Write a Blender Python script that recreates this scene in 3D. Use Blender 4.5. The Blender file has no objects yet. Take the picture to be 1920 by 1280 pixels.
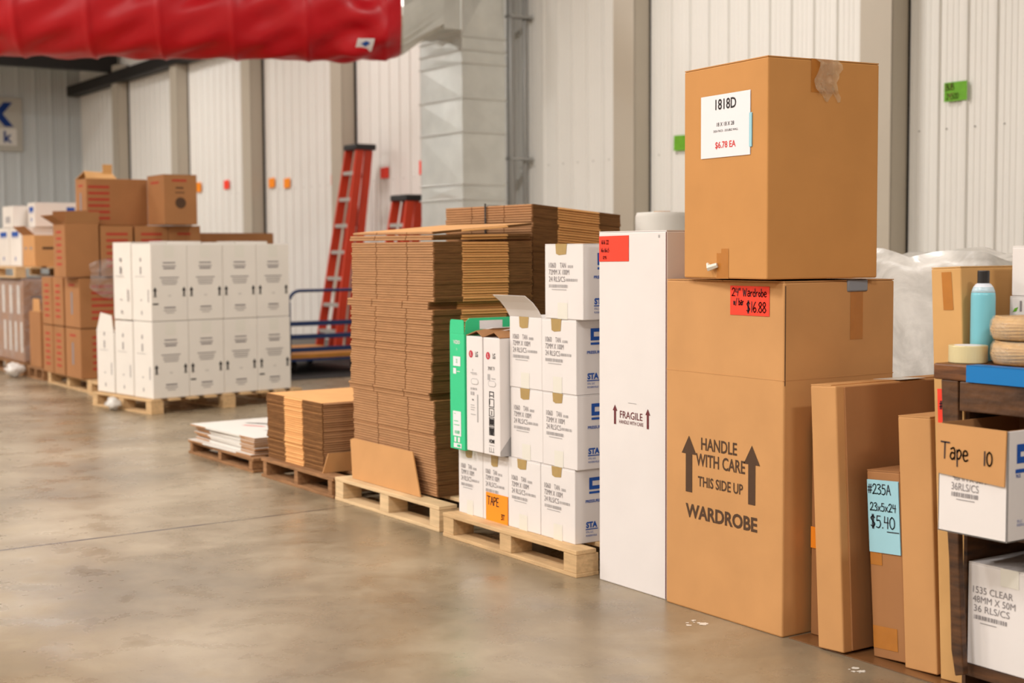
import bpy, bmesh, math, random
from mathutils import Vector, Matrix, Euler
from math import sin, cos, radians, pi, atan
random.seed(7)
SC = bpy.context.scene
COL = SC.collection
R = radians

# ------------------------------------------------------------------ materials
def srgb(r, g, b):
    f = lambda c: (c/255/12.92) if c/255 <= .04045 else ((c/255+.055)/1.055)**2.4
    return (f(r), f(g), f(b), 1)

MATS = {}
def mat(name, col, rough=.6, metal=0, noise=0, nscale=8, stretch=(1, 1, 1), bump=0, bscale=60, spec=.5,
        coat=0, alpha=1, trans=0, col2=None, detail=4, bstretch=None, sheen=0):
    m = bpy.data.materials.new(name); m.use_nodes = True
    nt = m.node_tree; n = nt.nodes; l = nt.links
    b = n['Principled BSDF']
    b.inputs['Base Color'].default_value = col
    b.inputs['Roughness'].default_value = rough
    b.inputs['Metallic'].default_value = metal
    b.inputs['Specular IOR Level'].default_value = spec
    b.inputs['Coat Weight'].default_value = coat
    b.inputs['Alpha'].default_value = alpha
    b.inputs['Transmission Weight'].default_value = trans
    if noise or bump:
        tc = n.new('ShaderNodeTexCoord')
    if noise:
        mp = n.new('ShaderNodeMapping'); mp.inputs['Scale'].default_value = stretch
        oi = n.new('ShaderNodeObjectInfo')
        ad = n.new('ShaderNodeVectorMath'); ad.operation = 'ADD'
        mu = n.new('ShaderNodeMath'); mu.operation = 'MULTIPLY'; mu.inputs[1].default_value = 13
        l.new(oi.outputs['Random'], mu.inputs[0])
        l.new(tc.outputs['Object'], ad.inputs[0]); l.new(mu.outputs[0], ad.inputs[1])
        l.new(ad.outputs[0], mp.inputs['Vector'])
        t = n.new('ShaderNodeTexNoise'); t.inputs['Scale'].default_value = nscale
        t.inputs['Detail'].default_value = detail
        l.new(mp.outputs[0], t.inputs['Vector'])
        cr = n.new('ShaderNodeValToRGB')
        c2 = col2 or tuple(c*(1-noise) for c in col[:3])+(1,)
        cr.color_ramp.elements[0].position = .3; cr.color_ramp.elements[0].color = c2
        cr.color_ramp.elements[1].position = .7; cr.color_ramp.elements[1].color = col
        l.new(t.outputs['Fac'], cr.inputs[0]); l.new(cr.outputs[0], b.inputs['Base Color'])
    if bump:
        mp2 = n.new('ShaderNodeMapping'); mp2.inputs['Scale'].default_value = bstretch or (1, 1, 1)
        t2 = n.new('ShaderNodeTexNoise'); t2.inputs['Scale'].default_value = bscale
        l.new(tc.outputs['Object'], mp2.inputs['Vector']); l.new(mp2.outputs[0], t2.inputs['Vector'])
        bp = n.new('ShaderNodeBump'); bp.inputs['Strength'].default_value = bump; bp.inputs['Distance'].default_value = .01
        l.new(t2.outputs['Fac'], bp.inputs['Height']); l.new(bp.outputs[0], b.inputs['Normal'])
    MATS[name] = m
    return m

M = MATS
mat('kraft', srgb(205, 152, 98), .72, noise=.10, nscale=5, bump=.12, bscale=9, bstretch=(1, 1, .3), spec=.25)
mat('kraft_dark', srgb(170, 119, 76), .75, noise=.10, nscale=4, bump=.1, bscale=9, spec=.25)
mat('kraft_rich', srgb(203, 145, 84), .72, noise=.08, nscale=5, spec=.25, bump=.1, bscale=9)
mat('kraft_pale', srgb(214, 166, 106), .72, noise=.10, nscale=5, spec=.25)
mat('kraft_fold', srgb(232, 172, 108), .7, noise=.12, nscale=9, spec=.25)
mat('kraft_fold_worn', srgb(182, 136, 96), .8, noise=.14, nscale=9, spec=.2)
mat('kraft_edge', srgb(140, 98, 62), .9, noise=.45, nscale=12, stretch=(1, 1, 20), spec=.1)
mat('kraft_inside', srgb(170, 122, 80), .85, noise=.1, nscale=6, spec=.2)
mat('white_board', srgb(230, 224, 222), .55, noise=.04, nscale=4, bump=.06, bscale=8, spec=.35)
mat('white_board_far', srgb(232, 226, 218), .55, noise=.04, nscale=4, bump=.15, bscale=6, spec=.4)
mat('white_sheet', srgb(226, 222, 215), .5, noise=.04, spec=.4)
mat('paper', srgb(235, 232, 236), .5, spec=.3)
mat('paper_red', srgb(250, 72, 52), .6, spec=.2)
mat('paper_orange', srgb(255, 150, 40), .6, spec=.2)
mat('paper_blue', srgb(160, 208, 222), .6, spec=.2)
mat('paper_green', srgb(112, 180, 44), .5, spec=.3, noise=.15, nscale=20)
mat('ink', srgb(42, 38, 40), .6, spec=.2)
mat('ink_marker', srgb(50, 44, 52), .6, spec=.2)
mat('ink_grey', srgb(138, 132, 134), .6, spec=.2)
mat('ink_pale', srgb(176, 172, 172), .6, spec=.2)
mat('ink_brown', srgb(84, 62, 46), .7, spec=.2)
mat('ink_maroon', srgb(110, 52, 56), .6, spec=.2)
mat('ink_red', srgb(214, 52, 48), .6, spec=.2)
mat('ink_stripe', srgb(176, 66, 50), .7, spec=.2)
mat('ink_blue', srgb(38, 84, 168), .6, spec=.2)
mat('ink_navy', srgb(26, 58, 128), .6, spec=.2)
mat('tape_tan', srgb(178, 148, 92), .3, spec=.5, noise=.1, nscale=30)
mat('tape_brown', srgb(186, 118, 44), .25, spec=.5, noise=.12, nscale=20)
mat('tape_cloudy', srgb(226, 222, 212), .3, spec=.5)
mat('pallet_new', srgb(232, 200, 156), .75, noise=.25, nscale=5, stretch=(1.5, 1.2, 24), spec=.2, bump=.15, bscale=40)
mat('pallet_raw', srgb(218, 182, 136), .75, noise=.25, nscale=7, stretch=(6, 1, 10), spec=.2, bump=.2, bscale=40)
mat('pallet_old', srgb(166, 122, 84), .8, noise=.4, nscale=7, stretch=(6, 1, 10), spec=.2, bump=.3, bscale=40)
mat('dark_wood', srgb(104, 68, 40), .45, noise=.65, nscale=5, stretch=(2, 1.2, 9), spec=.4, bump=.3, bscale=30, col2=srgb(52, 34, 24))
mat('edge_wood', srgb(132, 82, 44), .45, noise=.5, nscale=6, stretch=(3, 1.5, 12), spec=.4, bump=.2, bscale=30, col2=srgb(78, 46, 26))
mat('blue_tape', srgb(0, 118, 190), .45, spec=.4)
mat('steel_wall', srgb(236, 234, 229), .38, spec=.45, noise=.03, nscale=.7)
mat('steel_wall_back', srgb(206, 211, 212), .5, spec=.4, noise=.04, nscale=.7)
mat('column_paint', srgb(186, 176, 160), .35, spec=.5, noise=.04, nscale=2)
mat('black_steel_and_shade', srgb(34, 31, 30), .6, spec=.3)
mat('galvanised', srgb(224, 226, 222), .34, metal=.7, noise=.12, nscale=5, bump=.06, bscale=3)
mat('galvanised_seam', srgb(214, 214, 210), .28, metal=.85)
mat('pipe_grey', srgb(170, 170, 168), .45, metal=.3)
mat('orange_fibre', srgb(206, 62, 30), .5, spec=.4, noise=.1, nscale=6)
mat('aluminium', srgb(190, 186, 180), .4, metal=.6)
mat('black_plastic', srgb(30, 28, 30), .4)
mat('dolly_blue', srgb(22, 48, 96), .4, spec=.5)
mat('dolly_deck', srgb(200, 132, 48), .6, noise=.2, nscale=6)
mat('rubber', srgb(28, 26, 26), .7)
mat('green_card', srgb(52, 204, 142), .5, noise=.04, spec=.4)
mat('lg_red', srgb(196, 36, 60), .5)
mat('can_teal', srgb(120, 192, 208), .28, spec=.5)
mat('can_white', srgb(222, 226, 236), .28, spec=.5)
mat('tape_roll', srgb(218, 204, 158), .3, spec=.5, noise=.1, nscale=3, stretch=(1, 1, .2))
mat('twine', srgb(226, 180, 116), .8, noise=.25, nscale=60, stretch=(1, 1, 1), spec=.2)
mat('clip_grey', srgb(142, 146, 156), .4, metal=.2)
mat('ceiling_paint', srgb(206, 200, 190), .8)
mat('wall_dim', srgb(110, 104, 98), .8)
mat('wall_paint', srgb(196, 188, 176), .8)
mat('base_grey', srgb(120, 116, 110), .7)
mat('brown_sheet', srgb(128, 88, 54), .3, noise=.3, nscale=5, spec=.5)
mat('banner_vinyl', srgb(186, 182, 172), .5)
mat('fabric_red', srgb(188, 4, 26), .38, noise=.08, nscale=3, bump=.5, bscale=1.6, bstretch=(1, 1, 1), spec=.4, sheen=.2)

def film(name, col, fac, rough, bst=.8, nsc=9):
    m = bpy.data.materials.new(name); m.use_nodes = True
    nt = m.node_tree; n = nt.nodes; l = nt.links; n.clear()
    o = n.new('ShaderNodeOutputMaterial'); mx = n.new('ShaderNodeMixShader')
    tr = n.new('ShaderNodeBsdfTransparent'); pb = n.new('ShaderNodeBsdfPrincipled')
    pb.inputs['Base Color'].default_value = col; pb.inputs['Roughness'].default_value = rough
    tc = n.new('ShaderNodeTexCoord'); t = n.new('ShaderNodeTexNoise'); t.inputs['Scale'].default_value = nsc
    t.inputs['Detail'].default_value = 5; t.inputs['Distortion'].default_value = 1.2
    bp = n.new('ShaderNodeBump'); bp.inputs['Strength'].default_value = bst; bp.inputs['Distance'].default_value = .03
    l.new(tc.outputs['Object'], t.inputs['Vector']); l.new(t.outputs['Fac'], bp.inputs['Height'])
    l.new(bp.outputs[0], pb.inputs['Normal'])
    mr = n.new('ShaderNodeMapRange'); mr.inputs['From Min'].default_value = .35; mr.inputs['From Max'].default_value = .7
    mr.inputs['To Min'].default_value = fac*.7; mr.inputs['To Max'].default_value = min(1, fac*1.5)
    l.new(t.outputs['Fac'], mr.inputs['Value']); l.new(mr.outputs[0], mx.inputs[0])
    l.new(tr.outputs[0], mx.inputs[1]); l.new(pb.outputs[0], mx.inputs[2]); l.new(mx.outputs[0], o.inputs[0])
    MATS[name] = m
film('stretch_wrap', srgb(200, 196, 196), .28, .12)
film('bubble_film', srgb(244, 240, 234), .75, .28, .35, 4)
film('clear_tape', srgb(226, 206, 176), .35, .1)

def floor_material():
    m = bpy.data.materials.new('polished_concrete'); m.use_nodes = True
    nt = m.node_tree; n = nt.nodes; l = nt.links; b = n['Principled BSDF']
    tc = n.new('ShaderNodeTexCoord')
    def noise(scale, detail, dist=0, st=(1, 1, 1)):
        mp = n.new('ShaderNodeMapping'); mp.inputs['Scale'].default_value = st
        mp.inputs['Rotation'].default_value = (0, 0, R(20))
        t = n.new('ShaderNodeTexNoise'); t.inputs['Scale'].default_value = scale
        t.inputs['Detail'].default_value = detail; t.inputs['Distortion'].default_value = dist
        t.inputs['Roughness'].default_value = .6
        l.new(tc.outputs['Object'], mp.inputs[0]); l.new(mp.outputs[0], t.inputs['Vector']); return t
    a = noise(1.0, 12, .35); c = noise(5, 12, .25); d = noise(60, 6)
    cr = n.new('ShaderNodeValToRGB'); e = cr.color_ramp.elements
    e[0].position = .3; e[0].color = srgb(120, 108, 90); e[1].position = .7; e[1].color = srgb(178, 164, 140)
    k = e.new(.5); k.color = srgb(148, 132, 108)
    l.new(a.outputs['Fac'], cr.inputs[0])
    cr2 = n.new('ShaderNodeValToRGB'); e = cr2.color_ramp.elements
    e[0].position = .22; e[0].color = (.78, .77, .77, 1); e[1].position = .78; e[1].color = (1.06, 1.05, 1.03, 1)
    l.new(c.outputs['Fac'], cr2.inputs[0])
    mx = n.new('ShaderNodeMix'); mx.data_type = 'RGBA'; mx.blend_type = 'MULTIPLY'; mx.inputs['Factor'].default_value = .8
    l.new(cr.outputs[0], mx.inputs['A']); l.new(cr2.outputs[0], mx.inputs['B'])
    # dark specks
    cr3 = n.new('ShaderNodeValToRGB'); e = cr3.color_ramp.elements
    e[0].position = .3; e[0].color = (.78, .75, .72, 1); e[1].position = .4; e[1].color = (1, 1, 1, 1)
    l.new(d.outputs['Fac'], cr3.inputs[0])
    mx2 = n.new('ShaderNodeMix'); mx2.data_type = 'RGBA'; mx2.blend_type = 'MULTIPLY'; mx2.inputs['Factor'].default_value = .8
    l.new(mx.outputs['Result'], mx2.inputs['A']); l.new(cr3.outputs[0], mx2.inputs['B'])
    # saw-cut control joint running across the aisle
    sx = n.new('ShaderNodeSeparateXYZ'); l.new(tc.outputs['Object'], sx.inputs[0])
    def math(op, a_, b_=None):
        q = n.new('ShaderNodeMath'); q.operation = op
        for i, v in enumerate((a_, b_)):
            if v is None: continue
            if isinstance(v, (int, float)): q.inputs[i].default_value = v
            else: l.new(v, q.inputs[i])
        return q.outputs[0]
    t = math('SUBTRACT', sx.outputs['Y'], math('MULTIPLY', sx.outputs['X'], .045))
    t = math('ABSOLUTE', math('SUBTRACT', t, math('ADD', 6.176, math('MULTIPLY', c.outputs['Fac'], .012))))
    t = math('LESS_THAN', t, math('SUBTRACT', math('MULTIPLY', c.outputs['Fac'], .03), math('MULTIPLY', sx.outputs['X'], .0028)))
    mx3 = n.new('ShaderNodeMix'); mx3.data_type = 'RGBA'; l.new(t, mx3.inputs['Factor'])
    l.new(mx2.outputs['Result'], mx3.inputs['A']); mx3.inputs['B'].default_value = srgb(64, 52, 50)
    l.new(mx3.outputs['Result'], b.inputs['Base Color'])
    mr = n.new('ShaderNodeMapRange'); mr.inputs['From Min'].default_value = .3; mr.inputs['From Max'].default_value = .7
    mr.inputs['To Min'].default_value = .2; mr.inputs['To Max'].default_value = .42
    l.new(c.outputs['Fac'], mr.inputs['Value']); l.new(mr.outputs[0], b.inputs['Roughness'])
    b.inputs['Specular IOR Level'].default_value = .5
    bp = n.new('ShaderNodeBump'); bp.inputs['Strength'].default_value = .08; bp.inputs['Distance'].default_value = .01
    l.new(c.outputs['Fac'], bp.inputs['Height']); l.new(bp.outputs[0], b.inputs['Normal'])
    return m
M['floor'] = floor_material()

# ------------------------------------------------------------------ mesh helpers
class MB:
    def __init__(s): s.v = []; s.f = []; s.m = []
    def add(s, vs, fs, mi=0):
        b = len(s.v); s.v += [tuple(v) for v in vs]
        for f in fs: s.f.append([b+i for i in f]); s.m.append(mi)
    def box(s, x0, x1, y0, y1, z0, z1, mi=0, mtx=None):
        vs = [Vector((x, y, z)) for z in (z0, z1) for y in (y0, y1) for x in (x0, x1)]
        if mtx: vs = [mtx @ v for v in vs]
        s.add(vs, [(0, 2, 3, 1), (4, 5, 7, 6), (0, 1, 5, 4), (2, 6, 7, 3), (0, 4, 6, 2), (1, 3, 7, 5)], mi)
    def prism(s, poly, axis, a0, a1, mi=0):
        n = len(poly)
        def P(p, a): return {'x': (a, p[0], p[1]), 'y': (p[0], a, p[1]), 'z': (p[0], p[1], a)}[axis]
        vs = [P(p, a0) for p in poly]+[P(p, a1) for p in poly]
        s.add(vs, [tuple(range(n))[::-1], tuple(range(n, 2*n))]+[(i, (i+1) % n, n+(i+1) % n, n+i) for i in range(n)], mi)
    def tube(s, pts, rad, seg=10, mi=0, caps=True):
        pts = [Vector(p) for p in pts]; rings = []
        up = Vector((0, 0, 1))
        for i, p in enumerate(pts):
            d = (pts[min(i+1, len(pts)-1)]-pts[max(i-1, 0)]).normalized()
            u = d.cross(up)
            if u.length < .05: u = d.cross(Vector((1, 0, 0)))
            u.normalize(); w = d.cross(u)
            r = rad[i] if isinstance(rad, (list, tuple)) else rad
            rings.append([p+u*r*cos(2*pi*k/seg)+w*r*sin(2*pi*k/seg) for k in range(seg)])
        b = len(s.v); s.v += [tuple(v) for r_ in rings for v in r_]
        for i in range(len(pts)-1):
            for k in range(seg):
                s.f.append([b+i*seg+k, b+i*seg+(k+1) % seg, b+(i+1)*seg+(k+1) % seg, b+(i+1)*seg+k]); s.m.append(mi)
        if caps:
            s.f.append([b+k for k in range(seg)][::-1]); s.m.append(mi)
            s.f.append([b+(len(pts)-1)*seg+k for k in range(seg)]); s.m.append(mi)
    def lathe(s, prof, seg=32, mi=0, c=(0, 0, 0)):
        b = len(s.v)
        for r, z in prof:
            for k in range(seg): s.v.append((c[0]+r*cos(2*pi*k/seg), c[1]+r*sin(2*pi*k/seg), c[2]+z))
        for i in range(len(prof)-1):
            for k in range(seg):
                s.f.append([b+i*seg+k, b+i*seg+(k+1) % seg, b+(i+1)*seg+(k+1) % seg, b+(i+1)*seg+k]); s.m.append(mi)
        s.f.append([b+k for k in range(seg)][::-1]); s.m.append(mi)
        s.f.append([b+(len(prof)-1)*seg+k for k in range(seg)]); s.m.append(mi)
    def mesh(s, name, mats, bevel=0, smooth=False, bseg=2):
        me = bpy.data.meshes.new(name); me.from_pydata(s.v, [], s.f)
        for m in mats: me.materials.append(M[m] if isinstance(m, str) else m)
        for p, i in zip(me.polygons, s.m): p.material_index = i
        bm = bmesh.new(); bm.from_mesh(me)
        bmesh.ops.recalc_face_normals(bm, faces=bm.faces)
        if bevel:
            es = [e for e in bm.edges if len(e.link_faces) == 2 and e.calc_face_angle(0) > .5]
            bmesh.ops.bevel(bm, geom=es, offset=bevel, segments=bseg, profile=.5, affect='EDGES')
        bm.to_mesh(me); bm.free()
        if smooth:
            for p in me.polygons: p.use_smooth = True
        elif bevel:
            for p in me.polygons: p.use_smooth = p.area < bevel*bevel*40 or False
        return me
    def build(s, name, mats, parent=None, bevel=0, smooth=False, loc=None, rot=None, bseg=2):
        if isinstance(mats, str): mats = [mats]
        me = s.mesh(name, mats, bevel, smooth, bseg)
        return link(name, me, parent, loc, rot)

def link(name, data, parent=None, loc=None, rot=None):
    o = bpy.data.objects.new(name, data); COL.objects.link(o)
    if parent: o.parent = parent
    if loc: o.location = loc
    if rot: o.rotation_euler = rot
    return o

def tag(o, label, cat, group=None, kind=None):
    if label: o['label'] = label
    if cat: o['category'] = cat
    if group: o['group'] = group
    if kind: o['kind'] = kind
    return o

def empty(name, loc, rot=(0, 0, 0), label=None, cat=None, group=None):
    o = bpy.data.objects.new(name, None); COL.objects.link(o)
    o.location = loc; o.rotation_euler = rot; o.empty_display_size = .1
    return tag(o, label, cat, group)

def copy_tree(o, parent=None):
    c = o.copy(); COL.objects.link(c)
    if parent: c.parent = parent
    for ch in [k for k in KIDS.get(o, [])] if False else list(o.children): copy_tree(ch, c)
    return c
KIDS = {}

def structure(o): o['kind'] = 'structure'; return o

# ---- type
TXT = {}
def text_geo(s, bold=0):
    if (s, bold) not in TXT:
        cu = bpy.data.curves.new('lettering_source', 'FONT'); cu.body = s; cu.size = 1; cu.resolution_u = 3
        cu.offset = bold
        ob = bpy.data.objects.new('lettering_source', cu); COL.objects.link(ob)
        bpy.context.view_layer.update()
        me = bpy.data.meshes.new_from_object(ob)
        vs = [(v.co.x, v.co.y) for v in me.vertices]; fs = [tuple(p.vertices) for p in me.polygons]
        bpy.data.objects.remove(ob); bpy.data.meshes.remove(me); bpy.data.curves.remove(cu)
        TXT[(s, bold)] = (vs, fs)
    return TXT[(s, bold)]

GL = {
 '0': [[(.3,1),(.06,.75),(.06,.25),(.3,0),(.55,.25),(.55,.75),(.3,1)]],
 '1': [[(.2,1),(.2,0)]],
 '2': [[(.05,.78),(.2,1),(.45,.95),(.5,.7),(.3,.35),(0,0)],[(0,0),(.3,.04),(.6,.02)]],
 '3': [[(.05,.93),(.35,1),(.5,.8),(.2,.55),(.5,.4),(.48,.1),(.2,0),(0,.1)]],
 '4': [[(.12,1),(.05,.5)],[(.05,.5),(.55,.5)],[(.48,.95),(.42,0)]],
 '5': [[(.5,1),(.12,1)],[(.12,1),(.08,.6)],[(.08,.6),(.4,.62),(.52,.3),(.3,0),(0,.05)]],
 '6': [[(.42,1),(.12,.6),(.03,.25),(.25,0),(.5,.2),(.35,.45),(.08,.3)]],
 '8': [[(.3,.52),(.05,.76),(.3,1),(.5,.78),(.3,.52),(.02,.22),(.3,0),(.55,.22),(.3,.52)]],
 '9': [[(.5,.8),(.25,.98),(.05,.72),(.25,.5),(.5,.75),(.48,.4),(.35,0)]],
 '#': [[(.2,.95),(.1,.05)],[(.45,.95),(.35,.05)],[(0,.65),(.6,.68)],[(-.02,.32),(.56,.35)]],
 '$': [[(.5,.82),(.3,.95),(.05,.78),(.25,.52),(.5,.3),(.3,.05),(.02,.15)],[(.22,1.1),(.2,-.12)],[(.36,1.1),(.34,-.12)]],
 '.': [[(.05,.0),(.1,.05)]], '/': [[(.4,1),(.05,-.1)]], '"': [[(.05,1),(.04,.75)],[(.2,1),(.19,.75)]],
 'T': [[(0,1),(.75,.98)],[(.36,1),(.34,0)]], 'A': [[(0,0),(.3,1)],[(.3,1),(.6,0)],[(.1,.4),(.5,.4)]],
 'P': [[(.05,1),(.05,0)],[(.05,1),(.45,.95),(.5,.65),(.05,.48)]],
 'E': [[(.05,1),(.03,0)],[(.05,1),(.5,1)],[(.05,.5),(.42,.52)],[(.03,0),(.5,.02)]],
 'B': [[(.05,1),(.05,0)],[(.05,1),(.42,.95),(.4,.6),(.05,.52)],[(.05,.52),(.55,.45),(.5,.05),(.05,0)]],
 'U': [[(.05,1),(.06,.3),(.28,0),(.5,.3),(.52,1)]],
 'W': [[(0,1),(.15,0)],[(.15,0),(.32,.8)],[(.32,.8),(.5,0)],[(.5,0),(.68,1)]],
 'C': [[(.5,.85),(.25,1),(.04,.6),(.1,.15),(.35,0),(.55,.15)]],
 'a': [[(.08,.62),(.3,.7),(.42,.5),(.4,0)],[(.4,.35),(.15,.4),(.04,.15),(.2,0),(.4,.15)]],
 'b': [[(.06,1),(.05,0)],[(.05,.4),(.25,.58),(.42,.3),(.25,0),(.05,.08)]],
 'd': [[(.42,1),(.42,0)],[(.42,.4),(.2,.58),(.04,.3),(.2,0),(.42,.1)]],
 'e': [[(.04,.3),(.4,.36),(.3,.6),(.1,.55),(.04,.25),(.2,0),(.45,.08)]],
 'o': [[(.22,.55),(.04,.3),(.2,0),(.4,.28),(.22,.55)]],
 'p': [[(.05,.6),(.08,-.4)],[(.06,.45),(.25,.62),(.42,.38),(.25,.08),(.06,.12)]],
 'r': [[(.06,.55),(.06,0)],[(.06,.35),(.2,.55),(.35,.55)]],
 'w': [[(0,.55),(.1,0)],[(.1,0),(.22,.5)],[(.22,.5),(.34,0)],[(.34,0),(.45,.55)]],
 'x': [[(0,.6),(.45,0)],[(.42,.6),(0,0)]],
 'h': [[(.05,1),(.05,0)],[(.05,.35),(.25,.5),(.38,.3),(.38,0)]],
 '-': [[(0,.4),(.35,.42)]],
}
ADV = {'1': .42, '.': .25, '"': .35, 'T': .8, 'W': .85, 'r': .45, ' ': .4, '/': .5, 'o': .5, 'a': .55, 'b': .55, 'd': .58, 'e': .55, 'p': .55, 'x': .6, 'w': .6}
def smooth_line(p):
    if len(p) < 3: return p
    out = []
    for i in range(len(p)-1):
        a, b, c, d = p[max(i-1, 0)], p[i], p[i+1], p[min(i+2, len(p)-1)]
        for t in (0, .2, .4, .6, .8):
            out.append(tuple(.5*((2*b[k])+(-a[k]+c[k])*t+(2*a[k]-5*b[k]+4*c[k]-d[k])*t*t+(-a[k]+3*b[k]-3*c[k]+d[k])*t**3) for k in (0, 1)))
    out.append(p[-1]); return out
def hand(s, u, v, h, w, xs=.8, jit=.03):
    """handwriting: list of quads in (u,v)"""
    rnd = random.Random(s); q = []; x = 0
    for ch in s:
        for st in GL.get(ch, []):
            pts = [(u+(x+px)*h*xs+rnd.uniform(-jit, jit)*h*.3, v+py*h+rnd.uniform(-jit, jit)*h*.3) for px, py in smooth_line(st)]
            for (ax, ay), (bx, by) in zip(pts, pts[1:]):
                dx, dy = bx-ax, by-ay; L = math.hypot(dx, dy) or 1e-6
                dx /= L; dy /= L; e = w*.35
                ax_, ay_, bx_, by_ = ax-dx*e, ay-dy*e, bx+dx*e, by+dy*e
                nx, ny = -dy*w/2, dx*w/2
                q.append([(ax_+nx, ay_+ny), (ax_-nx, ay_-ny), (bx_-nx, by_-ny), (bx_+nx, by_+ny)])
        x += ADV.get(ch, .68)
    return q

def printing(parent, name, material, items, face, dims, d=.0012, label=None, split=False):
    """flat marks on a face. face 'f' = the -X face (u runs to -Y), 's' = the -Y face (u runs to +X), 't' = top (u to -Y, v to +X)"""
    if split:
        for it in items: o = printing(parent, name, material, [it], face, dims, d)
        return o
    dx, dy, dz = dims
    def T(u, v):
        if face == 'f': return (-dx/2-d, -u, v)
        if face == 's': return (u, -dy/2-d, v)
        return (v, -u, dz+d)
    mb = MB()
    for it in items:
        k = it[0]
        if k == 't':
            _, s, u, v, h, xs = it[:6]; bold = it[6] if len(it) > 6 else 0; al = it[7] if len(it) > 7 else 'c'
            vs, fs = text_geo(s, bold)
            if not vs: continue
            mn = min(a[0] for a in vs); mxx = max(a[0] for a in vs)
            sc = h/.7; xs *= .66
            off = -(mn+mxx)/2 if al == 'c' else -mn
            mb.add([T(u+(a+off)*sc*xs, v+b*sc) for a, b in vs], fs)
        elif k == 'w':
            _, s, u0, u1, v, h = it[:6]; bold = it[6] if len(it) > 6 else 0
            vs, fs = text_geo(s, bold); mn = min(a[0] for a in vs); mxx = max(a[0] for a in vs)
            mb.add([T(u0+(a-mn)/(mxx-mn)*(u1-u0), v+b*h/.7) for a, b in vs], fs)
        elif k == 'r':
            _, a, b, c, e = it
            mb.add([T(a, b), T(c, b), T(c, e), T(a, e)], [(0, 1, 2, 3)])
        elif k == 'a':
            _, u, v0, v1, w = it; hw = w*1.15
            hh = w*1.9
            mb.add([T(u-w/2, v0), T(u+w/2, v0), T(u+w/2, v1-hh), T(u-w/2, v1-hh)], [(0, 1, 2, 3)])
            mb.add([T(u-hw, v1-hh), T(u+hw, v1-hh), T(u, v1)], [(0, 1, 2)])
        elif k == 'h':
            for q in hand(*it[1:]): mb.add([T(*p) for p in q], [(0, 1, 2, 3)])
        elif k == 'p':
            pts = it[1]; mb.add([T(*p) for p in pts], [tuple(range(len(pts)))])
        elif k == 'bar':
            _, u0, u1, v0, v1, seed = it; rr = random.Random(seed); u = u0
            while u < u1:
                w = rr.choice((.0012, .0012, .0024, .0036)); mb.add([T(u, v0), T(min(u+w, u1), v0), T(min(u+w, u1), v1), T(u, v1)], [(0, 1, 2, 3)])
                u += w+rr.choice((.0014, .0014, .0028))
        elif k == 'disc':
            _, u, v, r_ = it; mb.add([T(u+r_*cos(2*pi*i/20), v+r_*sin(2*pi*i/20)) for i in range(20)], [tuple(range(20))])
    me = bpy.data.meshes.new(name); me.from_pydata(mb.v, [], mb.f); me.materials.append(M[material])
    o = link(name, me, parent)
    if label: o['label'] = label
    return o

def paper(parent, name, material, face, dims, u0, v0, u1, v1, d=.002, label=None, skew=0, seg=1, curl=0):
    dx, dy, dz = dims
    mb = MB(); nn = 6
    def T(u, v, e):
        if face == 'f': return (-dx/2-e, -u, v)
        if face == 's': return (u, -dy/2-e, v)
        return (v, -u, dz+e)
    for lay in (0, 1):
        pts = []
        for j in range(nn+1):
            for i in range(nn+1):
                a, b = i/nn, j/nn
                e = d*(1 if lay else .2)+curl*(b**3*0+(1-b)**3+(a**4)*.5)*(1 if curl else 0)
                pts.append(T(u0+(u1-u0)*a, v0+(v1-v0)*b+skew*a, e))
        mb.add(pts, [(j*(nn+1)+i, j*(nn+1)+i+1, (j+1)*(nn+1)+i+1, (j+1)*(nn+1)+i) for j in range(nn) for i in range(nn)])
    return_o = mb.build(name, material, parent)
    if label: return_o['label'] = label
    return return_o

# ------------------------------------------------------------------ cartons
def carton(name, label, cat, x0, y0, z0, dx, dy, dz, rz=0, m='kraft', group=None, lean=0, leanx=0, flaps=True, bev=.004, seam='y', inner='kraft_inside', corner=None):
    """x0,y0 = near corner of the box (least X, least Y) before turning about it"""
    a = R(rz)
    cx, cy = dx/2, dy/2
    loc = (x0+cx*cos(a)-cy*sin(a), y0+cx*sin(a)+cy*cos(a), z0+(dy/2*abs(sin(R(lean))))+(dx/2*abs(sin(R(leanx)))))
    o = empty(name, loc, (R(-lean), R(leanx), a), label, cat, group)
    mb = MB(); t = .004 if flaps else 0
    mb.box(-dx/2, dx/2, -dy/2, dy/2, 0, dz-t)
    mb.build('body', m, o, bevel=bev)
    if flaps:
        g = .0015
        for s in (-1, 1):
            mb = MB()
            if seam == 'y': mb.box(min(0, s*dx/2)+(g if s > 0 else .001), max(0, s*dx/2)-(g if s < 0 else .001), -dy/2+.001, dy/2-.001, dz-t+.0004, dz)
            else: mb.box(-dx/2+.001, dx/2-.001, min(0, s*dy/2)+(g if s > 0 else .001), max(0, s*dy/2)-(g if s < 0 else .001), dz-t+.0004, dz)
            mb.build('top_flap', m, o)
    return o

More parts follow.
